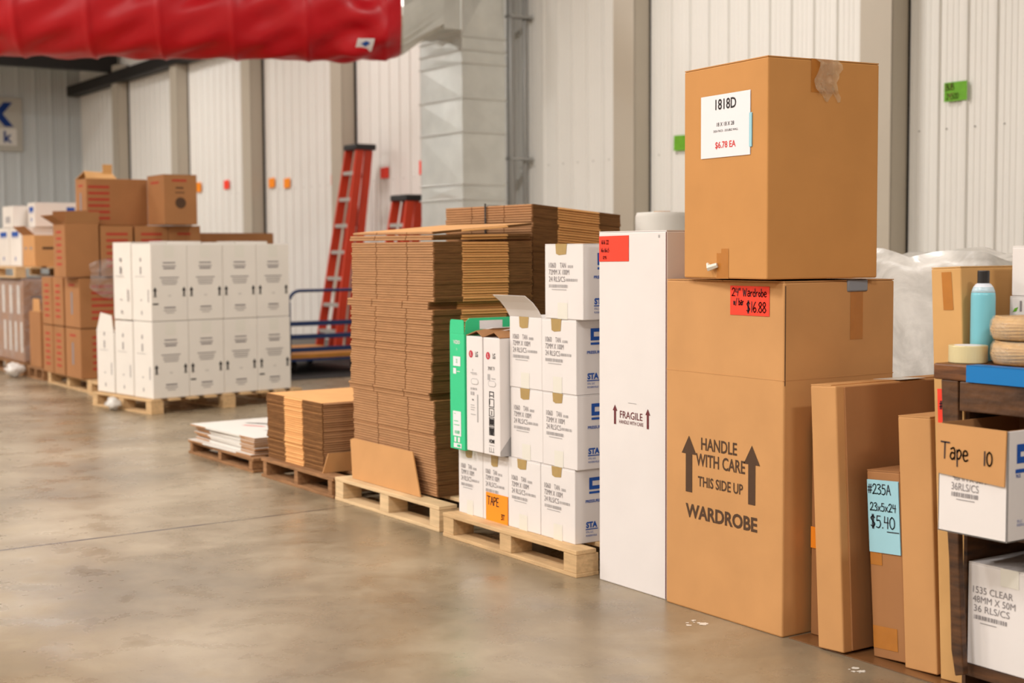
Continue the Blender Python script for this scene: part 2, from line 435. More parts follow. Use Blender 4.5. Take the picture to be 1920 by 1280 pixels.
def pallet(label, x0, y0, dx, dy, h=.115, rz=0, m='pallet_raw', blocks=True, lip=0, z0=0):
    a = R(rz)
    o = empty('wooden_pallet', (x0, y0, z0), (0, 0, a), label, 'pallet')
    bt, tt = .016, .018
    bw = .11
    for x in (0, dx/2-bw/2, dx-bw):
        mb = MB(); mb.box(x, x+bw, 0, dy, 0, bt); mb.build('bottom_board', m, o, bevel=.002)
    for yi, y in enumerate((0, dy/2-.045, dy-.09)):
        if blocks:
            for x in (0, dx/2-bw/2, dx-bw):
                mb = MB(); mb.box(x+.002, x+bw, y+.002, y+.088, bt, h-tt); mb.build('block', m, o, bevel=.002)
        else:
            mb = MB(); mb.box(.002, dx-.002, y+.02, y+.065, bt, h-tt); mb.build('stringer', m, o, bevel=.002)
    n = max(4, round(dx/.165))
    for i in range(n):
        w = .098; x = i*(dx-w)/(n-1)
        mb = MB(); mb.box(x, x+w, -lip, dy+lip, h-tt, h); mb.build('deck_board', m, o, bevel=.003)
    return o

# ------------------------------------------------------------------ the building
XW, YB = 8.3, 27.1
mb = MB(); mb.box(-7, 9, -5, 29, -.1, 0); structure(mb.build('floor', 'floor'))
def ribbed(y0, y1, axis_pitch=.2472):
    """profile points (along, depth) of the metal wall panel; depth is toward the room"""
    pts = []; y = y0
    while y < y1:
        for a, d in ((0, 0), (.008, .001), (.014, .018), (.034, .021), (.05, .018), (.06, .001), (.064, 0), (.098, 0), (.103, .004), (.111, .004), (.116, 0),
                     (.146, 0), (.151, .004), (.159, .004), (.164, 0), (.198, 0), (.203, .004), (.211, .004), (.216, 0)):
            pts.append((y+a, d))
        y += axis_pitch
    return pts
mb = MB()
pr = ribbed(-5, YB)
vs = [(XW-d, y, z) for z in (0, 5.6) for y, d in pr]; n = len(pr)
mb.add(vs, [(i, i+1, n+i+1, n+i) for i in range(n-1)])
mb.box(XW+.01, XW+.12, -5, YB, 0, 5.6)
structure(mb.build('wall_right', 'steel_wall'))
mb = MB(); pr = ribbed(-7, 8.29, .3)
vs = [(x, YB-d*1.5, z) for z in (0, 5.6) for x, d in pr]; n = len(pr)
mb.add(vs, [(i, i+1, n+i+1, n+i) for i in range(n-1)])
mb.box(-7, XW, YB+.01, YB+.12, 0, 5.6)
structure(mb.build('wall_back', 'steel_wall_back'))
mb = MB(); mb.box(-7.1, -7, -5, 27.1, 0, 5.6); structure(mb.build('wall_left', 'wall_paint'))
mb = MB(); mb.box(-7, 8.3, -5.1, -5, 0, 5.6); structure(mb.build('wall_front', 'wall_paint'))
mb = MB(); mb.box(-7.1, 8.5, -5.1, 27.3, 5.6, 5.7); structure(mb.build('ceiling', 'ceiling_paint'))
mb = MB(); mb.box(8.2, 8.27, -5, 27, 0, .13); structure(mb.build('baseboard_right', 'base_grey', bevel=.004))
k = 1
for y in (4.2, 7.15, 10.135, 13.02, 15.9, 18.69, 21.52, 24.36):
    mb = MB()
    mb.box(8.09, 8.104, y, y+.30, 0, 4.5)          # flange toward the room
    mb.box(8.1, 8.29, y, y+.012, 0, 4.5)           # web toward the camera
    mb.box(8.1, 8.29, y+.288, y+.30, 0, 4.5)
    mb.box(8.27, 8.298, y-.014, y-.002, 0, 4.5, 1)      # black strip for the shade in the gap between panel and column
    structure(mb.build('trim_%d' % k, ['column_paint', 'black_steel_and_shade'])); k += 1
mb = MB(); mb.box(8.02, 8.24, 5, 27.05, 4.19, 4.37); structure(mb.build('trim_%d' % k, 'black_steel_and_shade')); k += 1
mb = MB(); mb.box(-6.9, 8.2, 24.62, 24.8, 4.4, 5.3); structure(mb.build('trim_%d' % k, 'black_steel_and_shade')); k += 1
# wall fasteners, one row per girt, are surface detail of the panel
mb = MB()
y = -4.94
while y < 20:
    if y > 5.5: mb.box(XW-.008, XW-.001, y+.13, y+.138, 2.12, 2.128)
    y += .2472
structure(mb.build('trim_%d' % k, 'base_grey')); k += 1

# ------------------------------------------------------------------ row along the aisle
# wardrobe box ------------------------------------------------------
WX, WY = 3.284, 3.336
D = (.52, .59, 1.170)
w = carton('wardrobe_box', 'tall brown cardboard wardrobe box printed HANDLE WITH CARE, carrying another box', 'box', WX, WY, 0, *D, m='kraft', bev=.006, seam='x')
printing(w, 'printed_arrow', 'ink_brown', [('a', -.17, .42, .62, .034), ('a', .149, .42, .62, .034)], 'f', D, split=True)
printing(w, 'printed_lettering', 'ink_brown', [('w', 'HANDLE', -.106, .076, .578, .042, .016), ('w', 'WITH CARE', -.133, .116, .52, .043, .016),
    ('w', 'THIS SIDE UP', -.122, .106, .448, .035, .016), ('w', 'WARDROBE', -.187, .176, .332, .046, .03)], 'f', D, split=True)
pp = paper(w, 'price_label', 'paper_red', 'f', D, .041, 1.054, .228, 1.152, skew=.0)
printing(pp, 'handwriting', 'ink_marker', [('h', '24" Wardrobe', .05, 1.118, .026, .0028, .98), ('h', 'w/ bar', .058, 1.088, .023, .0026, .72), ('h', '$16.88', .122, 1.066, .034, .0032, .82)], 'f', D, d=.0032, split=True)
mb = MB(); mb.box(.028, .125, -D[1]/2-.006, -D[1]/2+.03, 1.13, 1.172); mb.build('bar_clip', 'clip_grey', w, bevel=.006)['label'] = 'grey metal end of the hanging bar'
printing(w, 'packing_tape', 'tape_brown', [('r', .045, .97, .105, 1.13)], 's', D, d=.001)
mb = MB(); mb.box(-D[0]/2+.001, D[0]/2-.001, -D[1]/2-.0008, -D[1]/2+.001, .846, .849); mb.box(-D[0]/2-.0008, -D[0]/2+.001, -D[1]/2, D[1]/2, .846, .849)
mb.build('crease', 'kraft', w)
mb = MB(); mb.box(-D[0]/2+.004, -D[0]/2+.0065, -D[1]/2-.0012, -D[1]/2+.001, .83, 1.155); mb.build('door_slit', 'ink_brown', w)

# 1818D ------------------------------------------------------
D = (.466, .458, .713)
b = carton('dish_pack_box', 'brown 1818D cardboard box standing on top of the wardrobe box', 'box', 3.217, 3.348, 1.1765, *D, rz=-5.5, m='kraft_rich', bev=.005)
p_ = paper(b, 'price_sheet', 'paper', 'f', D, -.127, .405, .143, .613, d=.003)
printing(p_, 'printed_lettering', 'ink', [('w', '1818D', -.045, .069, .564, .034, .016), ('w', '18 X 18 X 28', -.037, .058, .508, .013, .004), ('w', 'DISH PACK - DOUBLE WALL', -.055, .08, .489, .0075)], 'f', D, d=.0037, split=True)
printing(p_, 'printed_price', 'ink_red', [('w', '$6.78 EA', -.045, .067, .436, .021, .014)], 'f', D, d=.0037)
paper(b, 'blue_tab', 'paper_blue', 'f', D, .138, .43, .152, .54, d=.0035)
printing(b, 'packing_tape', 'tape_brown', [('r', -.038, .0, .028, .085), ('r', -.012, .085, .028, .10)], 'f', D)
mb = MB(); mb.tube([(-D[0]/2-.004, .03, .045), (-D[0]/2-.02, .055, .035), (-D[0]/2-.012, .075, .05)], [.009, .012, .004], 6); mb.build('tape_curl', 'tape_cloudy', b)
printing(b, 'side_tape', 'tape_brown', [('r', -.058, .605, .032, .713)], 's', D)
mb = MB(); rr = random.Random(3)
N_ = 9; pts = []
for j in range(N_+1):
    for i in range(N_+1):
        pts.append((-.045+.095*i/N_+.012*sin(j*.9), -D[1]/2-.004-rr.random()*.016*(1 if 0 < j < N_ else .1), .713-.125*j/N_+.015*sin(i*1.3)*(j/N_)))
mb.add(pts, [(j*(N_+1)+i, j*(N_+1)+i+1, (j+1)*(N_+1)+i+1, (j+1)*(N_+1)+i) for j in range(N_) for i in range(N_)])
mb.build('loose_clear_tape', 'clear_tape', b, smooth=True)

# tall white box ------------------------------------------------------
D = (.41, .40, 1.344)
b = carton('tall_white_box', 'tall narrow white box printed FRAGILE, standing between tape cartons and wardrobe box', 'box', 3.300, 3.946, 0, *D, m='white_board', bev=.004)
pp = paper(b, 'price_label', 'paper_red', 'f', D, -.196, 1.23, -.016, 1.326, skew=.002)
printing(pp, 'handwriting', 'ink_marker', [('h', '1616 22', -.182, 1.296, .015, .0018, .8), ('h', '16x16x57', -.184, 1.266, .015, .0018, .85), ('h', '12.95', -.172, 1.24, .011, .0016, .8)], 'f', D, d=.0034, split=True)
printing(b, 'printed_lettering', 'ink_maroon', [('a', -.1, .616, .69, .012), ('a', .096, .616, .69, .012), ('w', 'FRAGILE', -.07, .065, .643, .027, .004), ('w', 'HANDLE WITH CARE', -.074, .07, .622, .0135, .002)], 'f', D, split=True)
mb = MB(); mb.box(-D[0]/2-.0006, -D[0]/2+.001, -D[1]/2+.0008, -D[1]/2+.0035, .004, 1.338); mb.build('edge_crease', 'ink_maroon', b)
printing(b, 'scuff_mark', 'ink_pale', [('r', -.02, .702, .03, .704), ('r', .155, 1.318, .163, 1.328)], 'f', D)

# pallet of tape cartons ------------------------------------------------------
pallet('pale wooden pallet under the white tape cartons, beside the tall white box', 3.236, 4.41, 1.1, 1.01, .107, m='pallet_raw', lip=.0)
TD = (.34, .236, .297)
def tape_carton(lbl, x, y, z, D=TD, open_=False, tan=True, side=True, rz=0, hasflaps=True, seed=0):
    b = carton('tape_carton', lbl, 'carton', x, y, z, *D, m='white_board', group=None, bev=.003, rz=rz, flaps=hasflaps)
    w_ = D[1]
    s = w_/.258
    printing(b, 'printed_lettering', 'ink_grey', [('w', '1060', -.1*s, -.052*s, .203, .021), ('w', 'TAN', -.024*s, .016*s, .203, .021), ('w', '72MM X 100M', -.1*s, .038*s, .176, .021), ('w', '24 RLS/CS', -.1*s, .01*s, .148, .021)], 'f', D)
    printing(b, 'barcode', 'ink_pale', [('bar', .028*s, .066*s, .203, .214, seed+1), ('bar', .015*s, .093*s, .15, .161, seed+2), ('bar', -.1*s, .03*s, .124, .137, seed+3), ('r', -.08*s, .115, .02*s, .118)], 'f', D, split=True)
    tw = .078*s; off = -.01+random.Random(seed).uniform(-.008, .008)*s
    if tan:
        bt = .045+random.Random(seed+9).uniform(-.01, .008)
        printing(b, 'tan_tape', 'tape_tan', [('p', [(off-tw/2+.004, D[2]-bt+.006), (off-tw*.2, D[2]-bt), (off+tw/2-.006, D[2]-bt+.004), (off+tw/2, D[2]), (off-tw/2, D[2])])], 'f', D)
    printing(b, 'clear_tape_strip', 'tape_cloudy', [('r', off+.008*s-tw*.43, 0, off+.008*s+tw*.43, .065)], 'f', D, d=.0008)
    if side:
        u = -D[0]/2+.058
        printing(b, 'blue_logo', 'ink_blue', [('r', u+.012, .214, u+.028, .262), ('r', u+.0281, .248, u+.07, .262), ('r', u+.0281, .214, u+.07, .229), ('r', u+.012, .197, u+.1, .206), ('r', u+.084, .214, u+.1, .262)], 's', D)
        printing(b, 'blue_logo_lettering', 'ink_blue', [('w', 'PRESSURE', u-.006, u+.066, .162, .011, .03)], 's', D)
        printing(b, 'maker_mark', 'ink_blue', [('w', 'STA', u-.004, u+.052, .062, .022, .05), ('r', u-.006, .053, u+.055, .057), ('w', 'STA, LLC.', u-.004, u+.034, .04, .007, .01), ('w', 'ROGERSVILLE', u-.004, u+.05, .026, .007, .01)], 's', D)
    return b
rows = [(.107, [(3.302, 4.508), (3.302, 4.748), (3.306, 4.988), (3.306, 5.228)]),
        (.405, [(3.302, 4.492), (3.306, 4.734)]),
        (.703, [(3.302, 4.497), (3.306, 4.739)]),
        (1.001, [(3.300, 4.448)])]
lbl = [['white tape carton, nearest the tall white box, on the pallet deck', 'white tape carton on the pallet deck, second in from the tall white box',
        'white tape carton on the pallet deck bearing the orange TAPE note', 'white tape carton on the pallet deck below the green television box'],
       ['white tape carton second up from the pallet, beside the tall white box', 'white tape carton second up from the pallet, touching the white television box'],
       ['white tape carton third up from the pallet, beside the tall white box', 'white tape carton standing open with its flap raised'],
       ['white tape carton topmost of the tape pallet, beside the tall white box']]
for ri, (z, row) in enumerate(rows):
    for ci, (x, y) in enumerate(row):
        dd = TD
        if ri == 0 and ci >= 2: dd = (.34, .2, .29); y = 4.99+(ci-2)*.203
        if ri == 3: dd = (.34, .258, .298)
        op = (ri == 2 and ci == 1)
        b = tape_carton(lbl[ri][ci], x, y, z, dd, seed=ri*7+ci*3, side=(ci == 0), hasflaps=not op)
        if ri == 0 and ci == 2:
            pp = paper(b, 'orange_note', 'paper_orange', 'f', dd, -.074, -.002, .098, .122, d=.003)
            printing(pp, 'handwriting', 'ink_marker', [('h', 'TAPE', -.062, .07, .036, .0042, .95), ('h', '3T', .048, .018, .022, .0036, .85)], 'f', dd, d=.0044, split=True)
        if op:
            # raised flaps: the front one bends out over the aisle, the far ones stand up
            D_ = dd
            mb = MB()
            fl = [(0, 0), (-.018, .03), (-.046, .062), (-.084, .09)]
            for (a0, b0), (a1, b1) in zip(fl, fl[1:]):
                mb.add([(-D_[0]/2+a0, -D_[1]/2, D_[2]+b0), (-D_[0]/2+a0, D_[1]/2, D_[2]+b0), (-D_[0]/2+a1, D_[1]/2, D_[2]+b1), (-D_[0]/2+a1, -D_[1]/2, D_[2]+b1),
                        (-D_[0]/2+a0+.003, -D_[1]/2, D_[2]+b0+.001), (-D_[0]/2+a0+.003, D_[1]/2, D_[2]+b0+.001), (-D_[0]/2+a1+.003, D_[1]/2, D_[2]+b1+.001), (-D_[0]/2+a1+.003, -D_[1]/2, D_[2]+b1+.001)],
                       [(0, 1, 2, 3), (4, 5, 6, 7), (0, 3, 7, 4), (1, 2, 6, 5), (2, 3, 7, 6)])
            mb.build('raised_flap', 'white_board', b)
            mb = MB(); mb.box(D_[0]/2-.005, D_[0]/2, -D_[1]/2, D_[1]/2, D_[2], D_[2]+.085)
            mb.build('inner_flap', 'kraft_inside', b)['label'] = 'brown inside of a raised flap'

# television boxes resting on the tape cartons ------------------------------------------------------
def crown(parent, D, m, seed):
    """crumpled open top of a slim television carton"""
    rr = random.Random(seed); mb = MB()
    dx, dy, dz = D
    mb.add([(-dx/2, -dy/2, dz), (-dx/2+.10, -dy/2, dz+.002), (-dx/2+.09, 0.005, dz+.03), (-dx/2+.012, .0, dz+.022)], [(0, 1, 2, 3)])
    mb.add([(-dx/2, dy/2, dz), (-dx/2+.10, dy/2, dz+.002), (-dx/2+.09, 0.005, dz+.03), (-dx/2+.012, .0, dz+.022)], [(0, 1, 2, 3)])
    mb.add([(-dx/2+.09, 0.005, dz+.03), (-dx/2+.1, dy/2, dz+.002), (dx/2, dy/2, dz+.01), (dx/2, 0, dz+.02)], [(0, 1, 2, 3)])
    mb.add([(-dx/2+.09, 0.005, dz+.03), (-dx/2+.1, -dy/2, dz+.002), (dx/2, -dy/2, dz+.01), (dx/2, 0, dz+.02)], [(0, 1, 2, 3)])
    o = mb.build('top_flap', m, parent)
    sm = o.modifiers.new('thickness', 'SOLIDIFY'); sm.thickness = .003
    mb = MB(); z_ = .0035
    mb.add([(-dx/2+.03, .02, dz+.024), (-dx/2+.1, dy/2, dz+.006+z_), (dx/2, dy/2, dz+.014+z_), (dx/2, -.01, dz+.03+z_), (-dx/2+.09, -.015, dz+.033+z_)], [(0, 1, 2, 3, 4)])
    o2 = mb.build('long_flap', 'white_board', parent); o2.modifiers.new('thickness', 'SOLIDIFY').thickness = .003
    return o
D = (.62, .128, .50)
for q, (yy, lb) in enumerate(((4.985, 'white television box printed SMART TV and HDMI down its narrow end'), (5.122, 'white television box between the green one and the SMART TV one'))):
    b = carton('television_box', lb, 'box', 3.262, yy, .405, *D, m='white_board', flaps=False, bev=.003)
    crown(b, D, 'kraft_inside', q)
    printing(b, 'red_logo', 'lg_red', [('disc', -.026, .423, .016)], 'f', D)
    printing(b, 'logo_detail', 'white_board', [('r', -.028, .418, -.025, .432), ('r', -.028, .416, -.02, .4185)], 'f', D, d=.0022)
    it = [('t', 'LG', .021, .413, .022, .85, .02)]
    if q == 0:
        it += [('t', 'SMART TV', .0, .362, .016, .74), ('r', -.018, .245, -.013, .27), ('r', .013, .245, .018, .27), ('r', -.018, .268, .018, .272), ('r', -.01, .252, .01, .256)]
        for v in (.205, .165, .125, .085):
            it += [('r', -.02, v, -.016, v+.035), ('r', .016, v, .02, v+.035), ('r', -.02, v, .02, v+.003), ('r', -.02, v+.033, .02, v+.036)]
        it += [('t', 'X', 0, .172, .018, .9, .03), ('r', -.014, .13, .014, .155), ('p', [(-.012, .088), (.012, .088), (.016, .116), (-.016, .116)]), ('r', -.018, .216, -.012, .236),
               ('t', 'HDMI', .0, .052, .016, 1.1, .03), ('r', -.02, .012, -.018, .032), ('r', -.006, .012, -.004, .032), ('r', .012, .012, .014, .032), ('r', -.02, .012, .02, .0135)]
    else:
        it += [('t', 'HDMI', -.012, .222, .006, 1, .03), ('t', '32', -.012, .35, .008, 1)]
    printing(b, 'printed_lettering', 'ink', [k_ for k_ in it if k_[0] in 'tw'], 'f', D, split=True)
    if q == 0:
        printing(b, 'pictogram', 'ink', [k_ for k_ in it if k_[0] in 'rp' and k_[2 if k_[0] == 'r' else 1] != 0 and (k_[0] == 'p' or k_[2] > .05)], 'f', D)
        printing(b, 'handling_icons', 'ink', [k_ for k_ in it if k_[0] == 'r' and k_[2] < .05], 'f', D)
    printing(b, 'fine_print', 'ink_pale', [('r', -.03, .34, .02, .344), ('r', -.02, .335, .025, .337), ('bar', -.03, .02, .268, .278, 5), ('bar', -.03, .0, .245, .26, 8), ('r', .022, .13, .03, .25), ('r', -.03, .2, .0, .203), ('r', -.03, .19, .005, .193), ('r', -.03, .18, 0, .183), ('r', -.03, .16, .01, .163)] if q else [('r', -.03, .32, -.012, .345), ('r', 0, .325, .03, .329), ('r', -.018, .06, .02, .063), ('r', -.02, .04, .02, .043)], 'f', D)
    # oval hand hole
    mb = MB(); pts = [(-.012+.013*cos(a), .305+.013*sin(a)) for a in [pi/2+i*pi/8 for i in range(9)]]+[(.018+.013*cos(a), .305+.013*sin(a)) for a in [-pi/2+i*pi/8 for i in range(9)]]
    printing(b, 'hand_hole', 'ink_pale', [('p', pts)], 'f', D)
    printing(b, 'hand_hole_flap', 'white_board', [('p', [(u*.96+.003, .305+(v-.305)*.82) for u, v in pts])], 'f', D, d=.002)
    if q == 0:
        printing(b, 'screen_picture', 'ink', [('r', -D[0]/2+.06, .11, -D[0]/2+.075, .46), ('r', -D[0]/2+.075, .11, D[0]/2-.05, .46)], 's', D)
        printing(b, 'torn_corner', 'ink_pale', [('p', [(-D[0]/2, 0), (-D[0]/2+.06, 0), (-D[0]/2+.06, .09), (-D[0]/2, .02)])], 's', D, d=.0008)
D = (.62, .122, .512)
b = carton('television_box', 'green television box, narrow end to the aisle, flaps up', 'box', 3.262, 5.268, .398, *D, m='green_card', flaps=False, bev=.003)
mb = MB(); mb.prism([(-D[1]/2+.003, D[2]), (D[1]/2-.001, D[2]), (D[1]/2-.006, D[2]+.055), (D[1]/2-.014, D[2]+.062), (-D[1]/2+.012, D[2]+.062), (-D[1]/2+.005, D[2]+.055)], 'x', -D[0]/2, -D[0]/2+.004); mb.build('end_flap', 'green_card', b)
mb = MB(); mb.prism([(-D[0]/2+.006, D[2]), (D[0]/2, D[2]), (D[0]/2, D[2]+.07), (-D[0]/2+.03, D[2]+.07), (-D[0]/2+.01, D[2]+.055)], 'y', -D[1]/2, -D[1]/2+.004); fl_ = mb.build('long_flap', 'green_card', b)
printing(b, 'flap_label', 'paper', [('r', -D[0]/2+.08, D[2]+.02, -D[0]/2+.2, D[2]+.058)], 's', D, d=.001)
printing(b, 'printed_lettering', 'paper', [('t', 'VIZIO', .0, .468, .015, 1.5, .02), ('t', '32', .0, .44, .008, 1)], 'f', D, split=True)
printing(b, 'printed_label', 'paper', [('r', -.03, .37, .03, .412), ('r', -.03, .335, -.006, .36), ('r', 0, .345, .025, .348)], 'f', D)
printing(b, 'printed_label', 'paper', [('r', -.035, .06, .032, .17), ('r', -.025, .033, -.008, .055), ('r', .005, .033, .022, .055), ('r', -.03, .008, .035, .028)], 'f', D)
printing(b, 'label_print', 'green_card', [('t', '32', 0, .384, .018, .9), ('r', -.025, .158, -.01, .16), ('r', -.025, .125, .01, .128), ('r', -.025, .108, .02, .111), ('bar', -.02, .022, .07, .085, 2), ('p', [(.0, .013), (.018, .013), (.018, .01), (.03, .018), (.018, .026), (.018, .023), (0, .023)])], 'f', D, d=.0024)

# ------------------------------------------------------------------ flattened cartons
def flat_mesh(name, LX, LY, th=.0116, fold_m='kraft_fold', front_m='kraft_fold_worn', edge_m='kraft_edge', top_m='kraft_fold', sections=(.28, .46, .26), thirds=(.305, .675), slot=True, raw_front=False):
    """one folded-flat carton, near corner at the origin; -X edge shows three flaps with slots between, -Y edge a fold between raw flap ends"""
    mb = MB()
    g = .0014; t = th/2-g/2
    core = .010
    for z0 in (0, t+g):
        mb.box(core, LX-core, core, LY-core, z0, z0+t, 2)
    mb.box(core, LX-core, core+.004, LY-core-.004, t*.5, th-t*.5, 2)
    def rounded(axis, a0, a1, depth, sgn, base, mi):
        # half round nose: profile in (out, z)
        lo_, hi_ = (.08, .76) if mi == 0 else (0, .96)
        prof = [(0, th*lo_), (depth*.7, th*lo_), (depth*.96, th*(lo_*.8+hi_*.2)), (depth, th*(lo_+hi_)/2), (depth*.96, th*(lo_*.2+hi_*.8)), (depth*.7, th*hi_), (0, th*hi_)]
        if mi == 0: prof = [(0, 0), (depth*.94, .0003), (depth, th*.16), (depth*.96, th*.34), (depth*.45, th*.9), (0, th*.92)]
        if axis == 'y': mb.prism([(base+sgn*o, z) for o, z in prof], 'y', a0, a1, mi)
        else: mb.prism([(base+sgn*o, z) for o, z in prof], 'x', a0, a1, mi)
    def raw(axis, a0, a1, depth, sgn, base):
        for z0 in (0, t+g):
            b0, b1 = sorted((base, base+sgn*depth))
            if axis == 'y': mb.box(b0, b1, a0, a1, z0, z0+t, 2)
            else: mb.box(a0, a1, b0, b1, z0, z0+t, 2)
    s = .004
    y1, y2 = LY*thirds[0], LY*thirds[1]
    for base, sg in ((core, -1), (LX-core, 1)):
        for a0, a1 in ((core, y1-s), (y1+s, y2-s), (y2+s, LY-core)):
            rounded('y', a0, a1, core, sg, base, 1) if not raw_front else raw('y', a0, a1, core, sg, base)
    x1, x2 = LX*sections[0], LX*(sections[0]+sections[1])
    for base, sg in ((core, -1), (LY-core, 1)):
        raw('x', core-.006, x1, core-.003, sg, base); raw('x', x2, LX-core+.006, core-.003, sg, base)
        rounded('x', x1, x2, core+.006, sg, base, 0)
    mb.box(core, LX-core, core, LY-core, th, th+.0003, 3)
    return mb.mesh(name, [fold_m, front_m, edge_m, top_m])

big = flat_mesh('flattened_carton', .556, .835)
G1 = 'flattened brown cartons piled high beside the tape pallet'
G2 = 'flattened brown cartons in the pile set behind the tall front pile'
pitch = .01222
pallet('new pale wooden pallet carrying the tall pile of flattened cartons', 3.262, 5.495, 1.2, 1.045, .118, m='pallet_new')
n = 101; first = None
for i in range(n):
    z = .119+i*pitch
    f_ = (z-.12)/1.2
    if z < .59: ox, oy = 0.012-.012*f_, .02*math.sin(f_*3)
    elif z < 1.035: ox, oy = -.003, .022-.05*(z-.6)
    else: ox, oy = 0, -.005+.01*(z-1.03)
    if .57 < z < .605: oy += .03
    if .99 < z < 1.035: oy += .035; ox -= .004
    rz = random.gauss(0, .001)
    j = (random.gauss(0, .0018), random.gauss(0, .0022))
    o = link('flattened_carton', big)
    o.location = (3.362+ox+j[0], 5.692+oy+j[1], z); o.rotation_euler = (0, 0, rz)
    tag(o, 'flattened brown carton in the tall front pile beside the tape pallet', 'flattened carton', G1)
    if i == n-1:
        o.rotation_euler = (R(.3), R(-4.6), R(-1.0)); o.location.z += .009; o.location.x -= .006; o['label'] = 'topmost flattened carton, slightly askew on the tall front pile'; del o['group']
    if i in (n-2, n-3): o.location.z += .006; o.rotation_euler = (R(.2), R(-1.0), R(.3)); o.location.x -= .004
n2 = 109
for i in range(n2):
    f_ = i/n2
    o = link('flattened_carton', big)
    tilt = 5.2*f_
    o.location = (3.985+random.gauss(0, .002), 5.79+random.gauss(0, .002), .119+i*.0127)
    o.rotation_euler = (0, R(tilt), random.gauss(0, .001))
    tag(o, 'flattened brown carton in the sagging pile behind the tall front pile', 'flattened carton', G2)
mb = MB(); mb.box(-.0015, .0, 0, .014, 1.36, 1.515); mb.box(0, .3, 0, .014, 1.505, 1.507)
o = mb.build('plastic_strap', 'black_plastic', loc=(3.978, 6.2, 0), rot=(0, R(0), 0)); tag(o, 'narrow dark strap round the top bundle of the rear pile', 'strap')
# loose folded flaps standing against the foot of the tall pile
mb = MB(); mb.prism([(5.77, 0), (6.46, 0), (6.53, .19), (6.5, .2), (5.89, .2)], 'x', 0, .006)
o = mb.build('cardboard_offcut', 'kraft', loc=(3.312, -.02, .12), rot=(0, R(8), 0))
tag(o, 'long brown cardboard offcut leaning on the foot of the tall front pile', 'cardboard offcut')
mb = MB(); mb.prism([(3.54, 0), (3.66, 0), (3.66, .13), (3.565, .13)], 'y', 0, .005)
o = mb.build('cardboard_offcut', 'kraft', loc=(0, 5.672, .12))
tag(o, 'small cardboard offcut at the near end of the tall pile, beside the tape cartons', 'cardboard offcut')

# small pile on its own pallet
pallet('weathered wooden pallet under the low pile of flattened cartons', 3.262, 6.56, 1.0, .91, .108, m='pallet_old', blocks=False)
low = flat_mesh('flattened_carton', .83, .71, fold_m='kraft_fold_worn', front_m='kraft_fold', sections=(.0, 1.0, .0), thirds=(.33, .66))
# its aisle edge: raw flap - folded middle - raw flap
def low_mesh():
    LX, LY, th = .83, .71, .0114; mb = MB(); g = .0014; t = th/2-g/2; c = .01
    for z0 in (0, t+g): mb.box(c, LX, c, LY-c, z0, z0+t, 2)
    mb.box(c+.004, LX-.01, c+.004, LY-c, t*.5, th-t*.5, 2)
    prof = [(0, 0), (1.0, .0003), (1.05, th*.16), (1.0, th*.34), (.45, th*.9), (0, th*.92)]
    a, b_ = LY*.335, LY*.665
    for y0, y1 in ((c-.008, a), (b_, LY-c+.008)):
        for z0 in (0, t+g): mb.box(.003, c, y0, y1, z0, z0+t, 2)
    mb.prism([(c-o*(c+.001), z) for o, z in prof], 'y', a+.003, b_-.003, 0)
    mb.prism([(c-o*c, z) for o, z in prof], 'x', c, LX, 1)
    mb.box(c, LX, c, LY-c, th, th+.0003, 3)
    mb.box(.004, c, c, LY-c, th, th+.0003, 3)
    return mb.mesh('flattened_carton', ['kraft_fold', 'kraft_fold_worn', 'kraft_edge', 'kraft_fold'])
low = low_mesh()
for i in range(31):
    o = link('flattened_carton', low)
    o.location = (3.302+random.gauss(0, .002)+(.004 if i < 10 else 0), 6.762+random.gauss(0, .002)+(.004 if i < 10 else 0), .109+i*.0118)
    o.rotation_euler = (0, 0, random.gauss(0, .002))
    tag(o, 'flattened brown carton in the low pile on the weathered pallet', 'flattened carton', 'flattened brown cartons in the low pile')
    if i == 30: o['label'] = 'topmost flattened carton of the low pile, its bare face showing'; del o['group']
mb = MB(); mb.prism([(3.29, 0), (4.0, 0), (4.0, .1), (3.325, .1)], 'y', 0, .006)
o = mb.build('cardboard_offcut', 'kraft', loc=(0, 6.735, .109), rot=(R(-2), 0, 0)); tag(o, 'brown cardboard strip along the near side of the low pile', 'cardboard offcut')

# white printed flats on the furthest low pallet
pallet('worn wooden pallet under the white printed flattened boxes', 3.27, 7.6, 1.0, 1.02, .085, m='pallet_old', blocks=False)
def white_flat(w=.95, l=.9):
    mb = MB(); mb.box(0, w, 0, l, 0, .009, 1); mb.box(-.001, w, .0, l, .009, .0105, 0)
    mb.box(-.0015, -.0002, l*.22, l*.75, 0, .0105, 0)
    return mb.mesh('flattened_white_box', ['white_sheet', 'kraft_fold_worn'])
wf = white_flat()
for i in range(9):
    o = link('flattened_white_box', wf); ex = i == 0
    o.location = (3.31+random.gauss(0, .004)-(.03 if ex else 0), 7.66+random.gauss(0, .004)+(.0 if ex else .01), .086+i*.0118); o.rotation_euler = (0, 0, random.gauss(0, .008)+(.02 if ex else 0))
    tag(o, 'flattened white box in the low white pile nearest the floor aisle', 'flattened box', 'flattened white boxes in the low white pile')
    if i == 0: o['label'] = 'lowest flattened white box, sticking out from under the white pile'; del o['group']
    if i == 8:
        o['label'] = 'topmost flattened white box, printed with dark bars and a red mark'; del o['group']; o.rotation_euler = (0, 0, .05)
        top = o
LO = top.location
def onflat(pts, m_, nm_):
    mb = MB(); c_, s_ = cos(-.05), sin(-.05)
    mb.add([((x-LO.x)*c_-(y-LO.y)*s_, (x-LO.x)*s_+(y-LO.y)*c_, .0112) for x, y in pts], [(0, 1, 2, 3)]); mb.build(nm_, m_, top)
onflat([(3.56, 8.40), (3.59, 8.40), (3.85, 7.95), (3.82, 7.95)], 'ink', 'printed_bar')
